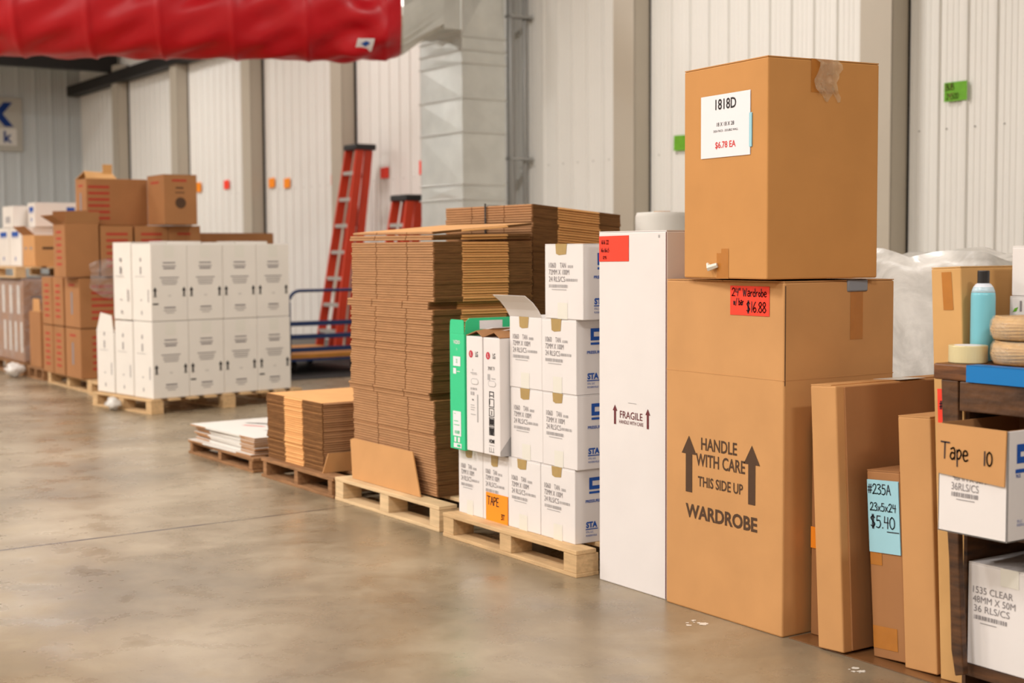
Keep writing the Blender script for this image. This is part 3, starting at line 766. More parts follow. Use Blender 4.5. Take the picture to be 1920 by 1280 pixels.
onflat([(3.62, 8.36), (3.63, 8.36), (3.95, 7.8), (3.94, 7.8)], 'ink_grey', 'printed_line')
onflat([(3.50, 8.30), (3.525, 8.30), (3.6, 8.15), (3.575, 8.15)], 'ink_red', 'printed_red_mark')
onflat([(3.50, 7.98), (3.56, 7.98), (3.75, 7.72), (3.69, 7.72)], 'ink_grey', 'printed_bar')

# ------------------------------------------------------------------ white cartons on the far pallet
WR = 9
pallet('pale wooden pallet under the block of white cartons', 3.80, 10.80, 1.42, 1.0, .115, rz=WR, m='pallet_raw')
A = R(WR)
def wl(u, v): return (3.835+u*cos(A)-v*sin(A), 10.84+u*sin(A)+v*cos(A))
WD = (.320, .305, .607)
def mark_white(b, D, front=True, side=True, bar=False):
    it = []
    if side:
        for s in (-1, 1):
            it += [('a', s*.128, .2, .27, .016), ('r', s*.128-.014, .192, s*.128+.014, .198)]
        printing(b, 'printed_arrow', 'ink', it[:2], 's', D); printing(b, 'printed_arrow', 'ink', it[2:], 's', D)
        if bar: printing(b, 'dark_bar', 'ink', [('r', -.15, .13, -.1, .142)], 's', D)
        printing(b, 'printed_lettering', 'ink_grey', [('r', -.055, .455, .055, .465), ('r', -.06, .43, .06, .438), ('r', -.05, .41, .05, .422)], 's', D)
        printing(b, 'printed_paragraph', 'ink_grey', [('r', -.085, .34, .085, .347), ('r', -.07, .322, .07, .328), ('r', -.07, .305, .07, .311), ('r', -.06, .288, .06, .294)], 's', D)
        printing(b, 'printed_lettering', 'ink_grey', [('t', 'x x', 0, .195, .014, 1.4, .02)], 's', D)
        printing(b, 'printed_lettering', 'ink_grey', [('r', -.05, .1, .05, .112), ('r', -.055, .08, .055, .086), ('r', -.035, .062, .035, .067)], 's', D)
        printing(b, 'clear_tape_strip', 'tape_cloudy', [('r', -.045, .5, .045, .6)], 's', D, d=.0008)
    if front:
        printing(b, 'end_print', 'ink_grey', [('r', -.02, .47, 0, .5), ('r', -.02, .37, 0, .43), ('r', -.1, .35, .05, .353), ('r', -.02, .16, 0, .17), ('r', .1, .15, .112, .25), ('r', -.01, .05, .005, .08)], 'f', D)
tiers = ('lower', 'upper')
colw = ('first', 'second', 'third', 'fourth')
for t_ in range(2):
    for c_ in range(4):
        x, y = wl(c_*.323, random.uniform(0, .003)*c_)
        b = carton('white_carton', 'white carton of the near side, %s column from the aisle, %s tier' % (colw[c_], tiers[t_]), 'carton', x, y, .118+t_*.611, *WD, rz=WR+random.uniform(-.3, .3), m='white_board_far', bev=.004, flaps=False)
        mark_white(b, WD, front=(c_ == 0), bar=((c_, t_) in ((0, 1), (1, 0), (3, 0))))
for c_ in range(4):
    x, y = wl(c_*.323, .325)
    b = carton('white_carton', 'white carton of the second row, %s column from the aisle, showing over the near row' % colw[c_], 'carton', x, y, .729, .320, .3, .625+.008*(c_ % 2), rz=WR, m='white_board_far', bev=.008)
    if c_ == 0: mark_white(b, (.336, .3, .6), side=False)
for r_ in (1, 2):
    x, y = wl(0, .322*r_)
    b = carton('white_carton', ('white carton in the lower tier, middle of the aisle end of the block', 'white carton at the far aisle corner, alone in its column')[r_-1], 'carton', x, y, .118, .336, .3, .604-.1*(r_ == 2), rz=WR, m='white_board_far', bev=.008)
    mark_white(b, (.336, .3, .6), side=False)
    if r_ == 2:
        mb = MB(); mb.prism([(-.15, .5), (.15, .5), (.07, .66), (-.12, .64)], 'x', -.168, -.163); mb.build('raised_flap', 'white_board_far', b)
mb = MB(); rr = random.Random(5)
def crumple(cx, cy, cz, r, seg=14, ring=9, seed=1, sq=(1, 1, 1)):
    rr = random.Random(seed); vs = []
    for j in range(ring+1):
        for i in range(seg):
            th = pi*j/ring; ph = 2*pi*i/seg; q = r*(.65+.5*rr.random())
            vs.append((cx+q*sq[0]*sin(th)*cos(ph), cy+q*sq[1]*sin(th)*sin(ph), cz+q*sq[2]*cos(th)))
    m_ = MB(); m_.add(vs, [(j*seg+i, j*seg+(i+1) % seg, (j+1)*seg+(i+1) % seg, (j+1)*seg+i) for j in range(ring) for i in range(seg)])
    return m_
o = crumple(0, 0, 0, .075, seed=4, sq=(.8, 1.4, .7)).build('wrap_bunch', 'bubble_film', smooth=True, loc=(3.66, 11.3, .055)); tag(o, 'bunch of loose stretch wrap at the foot of the white cartons', 'plastic wrap')

# ------------------------------------------------------------------ red striped brown cartons
pallet('pale pallet under the red striped cartons, nearer one', 3.885, 12.0, 1.1, .66, .125, m='pallet_raw', blocks=False)
pallet('pale pallet under the red striped cartons, its open end to the aisle', 3.93, 12.78, 1.25, 1.33, .12, m='pallet_raw')
def stripes(b, D, side=True, front='stripe', half=None):
    dx, dy, dz = D
    if side:
        c = half if half is not None else 0
        printing(b, 'red_stripes', 'ink_stripe', [('r', c-.1, dz-.09-.058*i, c+.1, dz-.066-.058*i) for i in range(6)], 's', D)
    if front == 'stripe':
        printing(b, 'end_stripes', 'ink_stripe', [('r', -dy*.22, dz-.09-.058*i, dy*.22, dz-.068-.058*i) for i in range(6)], 'f', D)
    elif front == 'text':
        printing(b, 'end_mark', 'ink_stripe', [('r', -dy*.2, dz-.075, dy*.2, dz-.055)], 'f', D)
        printing(b, 'end_print', 'ink_grey', [('r', -.03, .12, .02, dz-.13)], 'f', D)
nm = 'striped_carton'
S = (.32, .33, .455)
for t_ in range(2):
    z = .125+t_*.462
    tn = tiers[t_]
    # three along the aisle edge, four along the near edge
    for c_, (yy, lab) in enumerate(((12.86, 'corner'), (13.34, 'second'), (13.68, 'third'))):
        D = (.50, .45, .455) if c_ == 0 else (.50, .33, .455)
        if c_ == 2: yy = 13.675
        b = carton(nm, 'brown red-striped carton on the aisle edge, %s column, %s bottom tier' % (('near corner', 'middle', 'far')[c_], tn), 'carton', 3.88-.008*c_, yy if c_ else 12.86, z, *D, m='kraft_dark', bev=.006)
        stripes(b, D, side=(c_ == 0), front='text' if c_ == 0 else 'stripe', half=-.04)
    for c_ in range(2):
        D = (.36, .7, .455)
        b = carton(nm, 'brown red-striped carton facing the near side, %s tier, %s from the corner' % (tn, ('next', 'second')[c_]), 'carton', 4.395+.365*c_, 12.86, z, *D, m='kraft_dark', bev=.006)
        stripes(b, D, front=None)
z = 1.052
D = (.31, .34, .47)
b = carton(nm, 'open brown carton with spread flaps and striped end, aisle corner of the third tier', 'carton', 3.762, 12.86, z, .31, .36, .485, m='kraft_dark', flaps=False, bev=.006)
D = (.31, .36, .485); stripes(b, D, side=False)
for (ax, y0, pts) in (('x', -.155, [(-.18, .485), (.18, .485), (.18, .585), (-.18, .585)]),):
    mb = MB(); mb.prism(pts, 'x', D[0]/2-.005, D[0]/2); mb.build('back_flap', 'kraft_dark', b)
mb = MB(); mb.add([(-D[0]/2, -D[1]/2, .485), (-D[0]/2, D[1]/2, .485), (-D[0]/2-.11, D[1]/2, .555), (-D[0]/2-.11, -D[1]/2, .555)], [(0, 1, 2, 3)]); o_ = mb.build('side_flap', 'kraft_inside', b); o_.modifiers.new('thickness', 'SOLIDIFY').thickness = .005
mb = MB(); mb.prism([(-D[0]/2, .485), (D[0]/2, .485), (D[0]/2, .61), (-D[0]/2, .6)], 'y', D[1]/2-.005, D[1]/2); mb.build('far_flap', 'kraft_dark', b)
mb = MB(); mb.add([(-D[0]/2, -D[1]/2, .485), (D[0]/2, -D[1]/2, .485), (D[0]/2, -D[1]/2-.03, .585), (-D[0]/2+.01, -D[1]/2-.03, .585)], [(0, 1, 2, 3)]); o_ = mb.build('near_flap', 'kraft_inside', b); o_.modifiers.new('thickness', 'SOLIDIFY').thickness = .005
D = (.3, .33, .47)
for c_ in range(3):
    D = (.315, .74, .465) if c_ else (.30, .74, .465)
    b = carton(nm, 'brown red-marked carton in the third tier, near side, %s' % ('beside the open carton', 'middle of the run', 'end nearest the wall')[c_], 'carton', 4.085+c_*.318, 12.85, z, *D, m='kraft_dark', bev=.006)
    if c_ < 2: stripes(b, D, front=None)
    else: printing(b, 'red_mark', 'ink_stripe', [('r', -.07, .38, .06, .4)], 's', D)
z = 1.525
D = (.585, .33, .435)
b = carton(nm, 'wide brown carton on the fourth tier, peaked flaps, stripes on half its side', 'carton', 4.075, 13.215, z, *D, m='kraft_dark', flaps=False, bev=.006)
stripes(b, D, half=-.175, front='text')
mb = MB()
mb.add([(-D[0]/2, -D[1]/2, D[2]), (-.0, -D[1]/2, D[2]), (-.0, -.02, D[2]+.06), (-D[0]/2+.03, -.02, D[2]+.075)], [(0, 1, 2, 3)])
mb.add([(-D[0]/2, D[1]/2, D[2]), (-.0, D[1]/2, D[2]), (-.0, -.02, D[2]+.06), (-D[0]/2+.03, -.02, D[2]+.075)], [(0, 1, 2, 3)])
o_ = mb.build('top_flap', 'kraft_pale', b); o_.modifiers.new('thickness', 'SOLIDIFY').thickness = .005
mb = MB(); mb.prism([(-.09, D[2]), (0, D[2]), (0, D[2]+.14), (-.09, D[2]+.14)], 'y', -.03, -.025); mb.build('raised_flap', 'kraft_pale', b)
D = (.32, .44, .46)
b = carton(nm, 'brown carton on the fourth tier nearest the wall, grey oval print', 'carton', 4.62, 12.67, z, *D, rz=0, m='kraft_dark', bev=.006)
printing(b, 'red_mark', 'ink_stripe', [('r', -.08, .395, .06, .415)], 's', D)
printing(b, 'grey_print', 'ink_brown', [('r', -.045, .33, .03, .345), ('r', -.05, .29, .04, .3), ('disc', 0, .2, .052)], 's', D)
printing(b, 'end_mark', 'ink_stripe', [('r', -.12, .38, .1, .4)], 'f', D)
# stray stretch wrap hanging on the striped cartons
mb = MB(); rr = random.Random(11); N_ = 12; pts = []
for j in range(N_+1):
    for i in range(N_+1):
        a, c = i/N_, j/N_
        pts.append((3.95+.75*a, 12.80-.05*rr.random()-.05*(1-a)*(1-abs(2*c-1)), 1.06-.05*a+(c-.5)*(-.36)*(.35+.65*math.sin(pi*min(1, a*1.6+.12)))-.06*a))
mb.add(pts, [(j*(N_+1)+i, j*(N_+1)+i+1, (j+1)*(N_+1)+i+1, (j+1)*(N_+1)+i) for j in range(N_) for i in range(N_)])
o = mb.build('stretch_wrap_scrap', 'stretch_wrap', smooth=True); tag(o, 'scrap of clear stretch wrap hanging across the red striped cartons', 'plastic wrap')
# stacked brown load behind the white cartons
b = carton('wrapped_carton', 'dark brown carton load showing its top behind the white carton block', 'carton', 5.2, 13.55, .01, .9, .7, 1.45, m='kraft_dark', bev=.01)

# ------------------------------------------------------------------ far left pallets
pallet('wooden pallet at the far end under the wrapped load', 3.93, 15.02, 1.2, 1.3, .13, m='pallet_old')
b = carton('wrapped_load_carton', 'big brown cardboard load wrapped in clear film at the far end', 'carton', 3.965, 15.08, .133, 1.1, 1.15, .86, m='kraft_dark', bev=.01)
printing(b, 'dark_print', 'ink_brown', [('r', -.47, .66, -.2, .69)], 's', (1.1, 1.15, .86))
mb = MB(); mb.box(-.565, .57, -.59, .59, .0, .872); mb.build('stretch_wrap', 'stretch_wrap', b, bevel=.02)
printing(b, 'white_carton_ends', 'white_board_far', [('r', .35-.3*i, .5, .45-.3*i, .8) for i in range(3)]+[('r', .45-.22*i, .1, .53-.22*i, .42) for i in range(4)], 'f', (1.1, 1.15, .86))
o = crumple(0, 0, 0, .1, seed=9, sq=(1, 1, .7)).build('wrap_bunch', 'bubble_film', smooth=True, loc=(3.82, 14.93, .08)); tag(o, 'bunch of loose wrap hanging off the far wrapped load', 'plastic wrap')
pallet('orange toned wooden pallet lying on top of the far wrapped load', 3.9, 15.1, 1.3, 1.7, .113, m='pallet_raw', z0=1.013)
b = carton('standing_brown_carton', 'tall plain brown carton standing before the far wrapped load', 'carton', 3.95, 14.40, .123, .28, .40, .56, m='kraft_dark', flaps=False, bev=.006)
mb = MB(); mb.prism([(-.2, .56), (.06, .56), (.05, .69), (-.18, .69)], 'x', -.14, -.135); mb.build('raised_flap', 'kraft', b)
pallet('small pallet piece under the tall plain brown carton', 3.94, 14.3, .8, .6, .12, m='pallet_old', blocks=False)
LD = (.36, .46, .33)
b = carton('open_brown_carton', 'open brown carton with raised flaps on the upper far pallet', 'carton', 4.12, 15.16, 1.128, *LD, m='kraft', flaps=False, bev=.006)
printing(b, 'dark_print', 'ink_brown', [('r', -.1, .18, .12, .205)], 's', LD); printing(b, 'end_print', 'ink_grey', [('r', -.15, .18, -.06, .205), ('r', .05, .18, .14, .205)], 'f', LD)
mb = MB(); mb.prism([(-.23, .33), (.23, .33), (.22, .45), (-.22, .45)], 'x', .175, .18); mb.build('back_flap', 'kraft_dark', b)
mb = MB(); mb.add([(-.18, -.23, .33), (-.18, .23, .33), (-.28, .23, .42), (-.28, -.23, .42)], [(0, 1, 2, 3)]); o_ = mb.build('front_flap', 'kraft_dark', b); o_.modifiers.new('thickness', 'SOLIDIFY').thickness = .005
far = [((4.12, 15.68, 1.128), (.5, .47, .42), 'white blue-lettered carton on the upper far pallet, directly behind the open brown one', 'f'),
       ((4.12, 16.17, 1.128), (.5, .47, .42), 'white blue-lettered carton on the upper far pallet, cut by the picture edge', 'f'),
       ((4.12, 15.97, 1.55), (.4, .45, .235), 'white carton stacked second high at the very edge of view', 'g'),
       ((4.27, 15.66, 1.55), (.48, .28, .265), 'white carton stacked second high over the open brown one, blue marks on it', 'fs'),
       ((4.78, 15.62, 1.128), (.4, .4, .70), 'white carton nearest the wide brown carton at the top of the far load', '')]
for p, D, lb_, fc in far:
    b = carton('far_white_carton', lb_, 'carton', *p, *D, m='white_board_far', bev=.006)
    if 'f' in fc: printing(b, 'blue_lettering', 'ink_blue', [('r', -D[1]*.3, D[2]-.1, D[1]*.3, D[2]-.045), ('r', -D[1]*.3, D[2]-.115, D[1]*.3, D[2]-.11), ('r', -.02, .06, .02, .1)], 'f', D)
    if 's' in fc: printing(b, 'blue_mark', 'ink_blue', [('r', .1, D[2]-.09, .19, D[2]-.05)], 's', D)
    if 'g' in fc: printing(b, 'grey_print', 'ink_pale', [('r', -.1, .05, .1, .12)], 'f', D)

# ------------------------------------------------------------------ leaning boxes on the right
mb = MB(); mb.box(3.30, 4.4, 1.0, 3.32, 0.0005, .004); o = mb.build('floor_sheet', 'brown_sheet'); tag(o, 'thin brown sheet lying on the floor beneath the leaning boxes', 'board')  # flat brown sheet over this stretch of floor
D = (.62, .108, .838)
b = carton('flat_brown_box', 'wide flat brown box leaning toward the wardrobe box', 'box', 3.29, 3.072, .004, *D, lean=3.0, m='kraft', flaps=False, bev=.005)
mb = MB(); mb.box(-D[0]/2+.035, D[0]/2, -D[1]/2-.006, -D[1]/2+.001, .004, D[2]-.004); mb.build('overlap_flap', 'kraft_dark', b, bevel=.002)
mb = MB(); mb.box(-D[0]/2+.002, D[0]/2, -D[1]/2+.02, D[1]/2-.001, D[2], D[2]+.004); mb.build('top_flap', 'kraft', b)
mb = MB(); mb.box(-.02, .1, -D[1]/2-.0068, D[1]/2, D[2]+.0042, D[2]+.005); mb.build('clear_tape_strip', 'tape_cloudy', b)
b = carton('slim_brown_box', 'slim brown box edge showing between the wardrobe box and the wide flat box', 'box', 3.388, 3.24, .004, .3, .07, .7, m='kraft_dark', flaps=False)
pp = paper(b, 'orange_label', 'paper_orange', 'f', (.3, .07, .7), -.034, .29, .035, .36, d=.003)
D = (.4, .13, .585)
b = carton('blue_label_box', 'short brown box with a pale blue 235A price label', 'box', 3.36, 2.882, .004, *D, lean=3.6, m='kraft_dark', seam='y', bev=.004)
pp = paper(b, 'blue_price_label', 'paper_blue', 'f', D, -.062, .33, .062, .555, d=.004, skew=.0)
printing(pp, 'handwriting', 'ink_marker', [('h', '#235A', -.058, .512, .03, .003, .9), ('h', '23x5x24', -.052, .46, .024, .0028, .95), ('h', '$5.40', -.052, .408, .036, .0034, .92), ('r', .012, .396, .06, .399)], 'f', D, d=.0052, split=True)
printing(b, 'packing_tape', 'tape_brown', [('r', -.062, .29, -.015, .34), ('r', -.062, .03, .035, .1)], 'f', D, split=True)
D = (.36, .122, .768)
b = carton('narrow_brown_box', 'narrow plain brown box standing between the blue-label box and the tallest one', 'box', 3.345, 2.752, .004, *D, lean=3.0, m='kraft', bev=.004)
D = (.40, .106, 1.215)
b = carton('tall_brown_box', 'tallest leaning brown box, half hidden behind the workbench, red note on it', 'box', 3.342, 2.632, .004, *D, lean=2.6, m='kraft_pale', bev=.004)
printing(b, 'packing_tape', 'tape_brown', [('p', [(-.01, 1.09), (.025, 1.09), (.02, 1.2), (-.015, 1.2)])], 'f', D)
pp = paper(b, 'red_price_label', 'paper_red', 'f', D, -.038, .52, .042, .86, d=.003)
printing(pp, 'handwriting', 'ink_marker', [('h', '#36', -.03, .80, .026, .0026, .7), ('h', '36x8', -.03, .73, .024, .0026, .7), ('h', '0', -.0, .67, .022, .0026, .8)], 'f', D, d=.0044, split=True)

# ------------------------------------------------------------------ workbench
t = empty('workbench', (3.2, 2.65, 0), (0, 0, 0), 'dark stained wooden workbench with blue tape along its front edge', 'workbench')
mb = MB(); mb.box(0, .8, -1.5, .012, .908, .953); mb.build('bench_top', 'edge_wood', t, bevel=.005)
mb = MB(); mb.box(-.0012, .0, -1.5, -.102, .9075, .9545); mb.box(-.0012, .05, -1.5, -.102, .953, .9538); mb.build('blue_edge_tape', 'blue_tape', t)
mb = MB(); mb.prism([(-.012, .908), (-.07, .908), (-.076, .55), (-.082, .4), (-.094, .2), (-.104, .088), (-.075, .078), (-.06, .15), (-.048, .4), (-.028, .62)], 'x', .004, .026); mb.build('leg', 'dark_wood', t, bevel=.003)
mb = MB(); mb.box(.004, .04, -1.5, -.076, .825, .907); mb.build('apron', 'dark_wood', t, bevel=.003)
mb = MB(); mb.box(.01, .75, -1.5, -.1, .49, .511); mb.build('shelf', 'dark_wood', t)
mb = MB(); mb.box(.046, .75, -1.5, -.075, .075, .108); mb.build('shelf', 'dark_wood', t)
mb = MB(); mb.box(.05, .75, -.074, -.062, .03, .905); mb.build('side_panel', 'dark_wood', t)
mb = MB(); mb.box(.75, .765, -1.5, -.06, .004, .905); mb.build('back_panel', 'dark_wood', t)
mb = MB(); mb.box(.2, .7, -1.4, -.12, .004, .074); mb.build('plinth', 'black_plastic', t)
# tape 10 carton on the middle shelf
D = (.34, .222, .29)
b = empty('tape_carton', (3.08+D[0]/2, 2.318+D[1]/2, .512), (0, 0, 0), 'open white carton with a brown Tape 10 sign, on the bench middle shelf', 'carton')
mb = MB(); t_ = .005
mb.box(-D[0]/2, D[0]/2, -D[1]/2, D[1]/2, 0, t_); mb.box(-D[0]/2, -D[0]/2+t_, -D[1]/2, D[1]/2, 0, D[2]); mb.box(D[0]/2-t_, D[0]/2, -D[1]/2, D[1]/2, 0, D[2])
mb.box(-D[0]/2, D[0]/2, -D[1]/2, -D[1]/2+t_, 0, D[2]); mb.box(-D[0]/2, D[0]/2, D[1]/2-t_, D[1]/2, 0, D[2]); mb.build('body', 'white_board', b, bevel=.0015)
mb = MB(); mb.box(-D[0]/2+t_, D[0]/2-t_, -D[1]/2+t_, -D[1]/2+t_+.002, t_, D[2]+.001); mb.box(-D[0]/2+t_, D[0]/2-t_, D[1]/2-t_-.002, D[1]/2-t_, t_, D[2]+.004); mb.box(D[0]/2-t_-.002, D[0]/2-t_, -D[1]/2+t_, D[1]/2-t_, t_, D[2]+.004); mb.build('lining', 'kraft_inside', b)
mb = MB(); mb.prism([(D[1]/2+.001, D[2]+.003), (D[1]/2+.001, .158), (-D[1]/2+.006, .146), (-D[1]/2+.002, D[2]+.002)], 'x', -D[0]/2-.006, -D[0]/2-.0012); s_ = mb.build('cardboard_sign', 'kraft', b)
printing(s_, 'handwriting', 'ink_marker', [('h', 'Tape', -.098, .2, .044, .0042, .86), ('h', '10', .038, .196, .036, .0042, .8)], 'f', D, d=.0072, split=True)
printing(b, 'printed_lettering', 'ink_grey', [('w', '48MM X 50M', -.062, .044, .144, .019), ('w', '36RLS/CS', -.066, .022, .118, .02)], 'f', D)
printing(b, 'barcode', 'ink_grey', [('bar', -.066, .022, .1, .112, 4), ('r', -.05, .092, .01, .094)], 'f', D, d=.001)
printing(b, 'blue_logo', 'ink_blue', [('r', -D[0]/2+.035, .235, -D[0]/2+.1, .255), ('r', -D[0]/2+.035, .205, -D[0]/2+.1, .222), ('r', -D[0]/2+.035, .2221, -D[0]/2+.05, .2349), ('r', -D[0]/2+.03, .18, -D[0]/2+.12, .19), ('t', 'PACK', -D[0]/2+.033, .168, .009, .9, .02, 'l'), ('t', 'STA, LLC.', -D[0]/2+.04, .05, .007, .8, 0, 'l'), ('t', 'ROGERSVILLE', -D[0]/2+.04, .04, .007, .8, 0, 'l')], 's', D)
# 1535 carton on the bottom shelf
D = (.36, .235, .29)
b = carton('tape_carton', 'white 1535 CLEAR carton on the bottom shelf of the workbench', 'carton', 3.25, 2.336, .109, *D, m='white_board', bev=.003, seam='x')
printing(b, 'printed_lettering', 'ink_grey', [('w', '1535 CLEAR', -.1, .032, .206, .019), ('w', '48MM X 50M', -.1, .04, .18, .019), ('w', '36 RLS/CS', -.096, .022, .154, .019)], 'f', D)
printing(b, 'barcode', 'ink_grey', [('bar', -.095, .016, .132, .144, 14), ('r', -.075, .122, -.02, .124)], 'f', D, d=.001)
printing(b, 'clear_tape_strip', 'tape_cloudy', [('r', -.01, .24, .05, .29)], 'f', D, d=.0008)

# things on the bench
o = empty('packing_tape_roll', (3.28, 2.607, .9545), (0, 0, 0), 'pale clear packing tape roll lying flat on the bench corner', 'tape roll')
mb = MB(); mb.lathe([(.038, 0), (.0525, 0), (.0535, .002), (.0535, .046), (.0525, .048), (.038, .048)], 40); mb.build('tape', 'tape_roll', o)
mb = MB(); mb.lathe([(.0345, .0), (.0378, .0), (.0378, .0485), (.0345, .0485)], 32); mb.build('core', 'paper', o)
o = empty('aerosol_can', (3.366, 2.626, .9535), (0, 0, 0), 'teal aerosol can with a black cap on the bench', 'spray can')
mb = MB(); mb.lathe([(.033, 0), (.034, .002), (.034, .18), (.0335, .188), (.0325, .195)], 36); mb.build('can_body', 'can_teal', o, smooth=True)
mb = MB(); mb.lathe([(.0325, .195), (.0305, .202), (.027, .211), (.021, .2185), (.0165, .221)], 36); mb.build('shoulder', 'can_white', o, smooth=True)
for zz, rr_ in ((.197, .0329), (.2005, .0320), (.204, .0306), (.208, .0290)):
    mb = MB(); mb.lathe([(rr_-.001, zz), (rr_, zz+.0007), (rr_-.001, zz+.0014)], 36); mb.build('teal_band', 'can_teal', o, smooth=True)
mb = MB(); mb.lathe([(.0168, .219), (.0168, .255), (.0160, .257)], 32); mb.build('cap', 'black_plastic', o)
def twine_coil(z, cx, lbl_):
    o = empty('twine_coil', (cx, 2.466, z), (0, 0, 0), lbl_, 'twine coil')
    mb = MB(); n_ = 8; Rr = .0885
    for k_ in range(n_):
        zz = .006+k_*.0078; off = Rr-.004*abs(k_-3)**1.3*.5
        ph = [2*pi*i/40 for i in range(41)]
        mb.tube([(off*cos(a), off*sin(a), zz+.002*sin(a*3+k_)) for a in ph], .0042, 6, caps=False)
    mb.lathe([(.03, .002), (.084, .002), (.0855, .01), (.0855, .055), (.08, .06), (.03, .061)], 32)
    mb.build('twine', 'twine', o, smooth=True)
    mb = MB(); mb.lathe([(.055, -.0005), (.082, .001), (.092, .012), (.0945, .03), (.0925, .052), (.084, .065), (.04, .067)], 32); mb.build('clear_wrapper', 'clear_tape', o, smooth=True)
    return o
twine_coil(.9545, 3.345, 'plastic wrapped twine coil lying directly on the bench')
twine_coil(1.0225, 3.342, 'plastic wrapped twine coil stacked on top of another')
b = carton('small_white_box', 'small white box with a green leaf mark behind the twine coils', 'box', 3.45, 2.34, .954, .24, .26, .183, m='white_board', bev=.002)
printing(b, 'green_leaf', 'paper_green', [('p', [(-.118, .138), (-.106, .14), (-.1, .152), (-.112, .148)])], 'f', (.24, .26, .183))
printing(b, 'printed_lettering', 'ink_grey', [('r', -.095, .14, -.088, .17)], 'f', (.24, .26, .183))
b = carton('white_box', 'plain white box on top of the small leaf-marked box', 'box', 3.455, 2.318, 1.138, .26, .28, .142, m='white_board', bev=.003)

# ------------------------------------------------------------------ plastic bag and wrap roll behind the row
mb = MB(); rr = random.Random(21)
bm = bmesh.new(); bmesh.ops.create_cube(bm, size=1); bmesh.ops.subdivide_edges(bm, edges=bm.edges, cuts=13, use_grid_fill=True)
for v in bm.verts:
    p = v.co; n_ = Vector((p.x, p.y, p.z)).normalized()
    k_ = .02*(sin(p.x*17+p.z*9)+sin(p.y*21-p.z*13)+sin(p.z*23+p.x*5))*.5+rr.uniform(-.005, .005)
    v.co = Vector((p.x*1.0, p.y*.95, p.z*1.22))+n_*k_
    if p.z > .49: v.co.z += .02*sin(p.x*9+1)+.015*sin(p.y*14)
me = bpy.data.meshes.new('plastic_bag'); bm.to_mesh(me); bm.free(); me.materials.append(M['bubble_film'])
for p in me.polygons: p.use_smooth = True
o = link('bubble_wrap_bag', me); o.location = (5.42, 4.3, .63); tag(o, 'large translucent plastic bag of bubble wrap behind the wardrobe box', 'plastic bag')
mb = MB(); mb.box(-.42, .42, -.4, .4, -.62, .56); mb.build('packed_contents', 'white_sheet', o, bevel=.05)
for i_, (x_, y_, lb_) in enumerate(((4.67, 5.62, 'white wrap roll standing on end behind the tall white box, nearer the aisle'), (4.97, 5.53, 'white wrap roll standing on end behind the tall white box, nearer the wall'))):
    o = empty('wrap_roll', (x_, y_, 0), (0, 0, 0), lb_, 'wrap roll')
    mb = MB(); mb.lathe([(.13, 0), (.134, .01), (.136, 1.44-.01*i_), (.128, 1.461-.01*i_), (.045, 1.465-.01*i_)], 32); mb.build('wound_film', 'white_sheet', o, smooth=True)
    mb = MB(); mb.lathe([(.03, 1.4), (.042, 1.4), (.042, 1.468-.01*i_), (.03, 1.468-.01*i_)], 24); mb.build('core', 'kraft', o)

# ------------------------------------------------------------------ ladders
def ladder(lbl_, foot, top, wb, wt, steps, depth):
    """closed stepladder leaning on the wall; foot/top = centre points of the front rails"""
    f_, p_ = Vector(foot), Vector(top)
    o = empty('stepladder', foot, (0, 0, 0), lbl_, 'ladder')
    L = p_-f_; n_ = Vector((-L.z, 0, L.x)).normalized()   # out toward the climber
    if n_.x > 0: n_ = -n_
    def bar(a, b_, wy, wd, name, m_):
        a, b_ = Vector(a), Vector(b_); d_ = (b_-a).normalized(); y_ = Vector((0, 1, 0)); q = d_.cross(y_).normalized()
        vs = [c+y_*sy*wy/2+q*sq*wd/2 for c in (a, b_) for sy, sq in ((-1, -1), (1, -1), (1, 1), (-1, 1))]
        mb = MB(); mb.add(vs, [(0, 1, 2, 3), (4, 5, 6, 7), (0, 1, 5, 4), (1, 2, 6, 5), (2, 3, 7, 6), (3, 0, 4, 7)]); return mb.build(name, m_, o)
    for s in (-1, 1):
        bar((0, s*wb/2, 0), (L.x, s*wt/2, L.z), .03, .1, 'front_rail', 'orange_fibre')
        bar((depth, s*wb*.46, 0), (L.x+.12, s*wt*.44, L.z-.04), .028, .1, 'rear_rail', 'orange_fibre')
        bar((0, s*wb/2, -.0), (L.x*.02, s*wb/2, L.z*.02), .045, .1, 'foot', 'black_plastic')
    for i in range(1, steps+1):
        k_ = i/(steps+1)
        w_ = wb+(wt-wb)*k_
        c = L*k_
        mb = MB(); mb.box(c.x-.045, c.x+.04, -w_/2+.012, w_/2-.012, c.z-.02, c.z+.02); mb.build('step', 'aluminium', o)
        if i % 2:
            mb = MB(); c2 = Vector((depth+(L.x+.12-depth)*k_, 0, (L.z-.04)*k_)); mb.box(c2.x-.01, c2.x+.01, -w_*.44, w_*.44, c2.z-.018, c2.z+.018); mb.build('rear_brace', 'aluminium', o)
    mb = MB(); mb.box(L.x-.07, L.x+.2, -wt/2-.03, wt/2+.03, L.z-.04, L.z+.03); mb.build('top_cap', 'black_plastic', o, bevel=.012)
    return o
ladder('tall orange stepladder leaning closed against the wall', (7.48, 15.15, .018), (7.88, 14.42, 2.50), .5, .27, 7, .16)
ladder('short orange stepladder with a black cap, beside the galvanised duct', (7.5, 13.85, .018), (7.8, 13.78, 1.86), .5, .31, 5, .16)

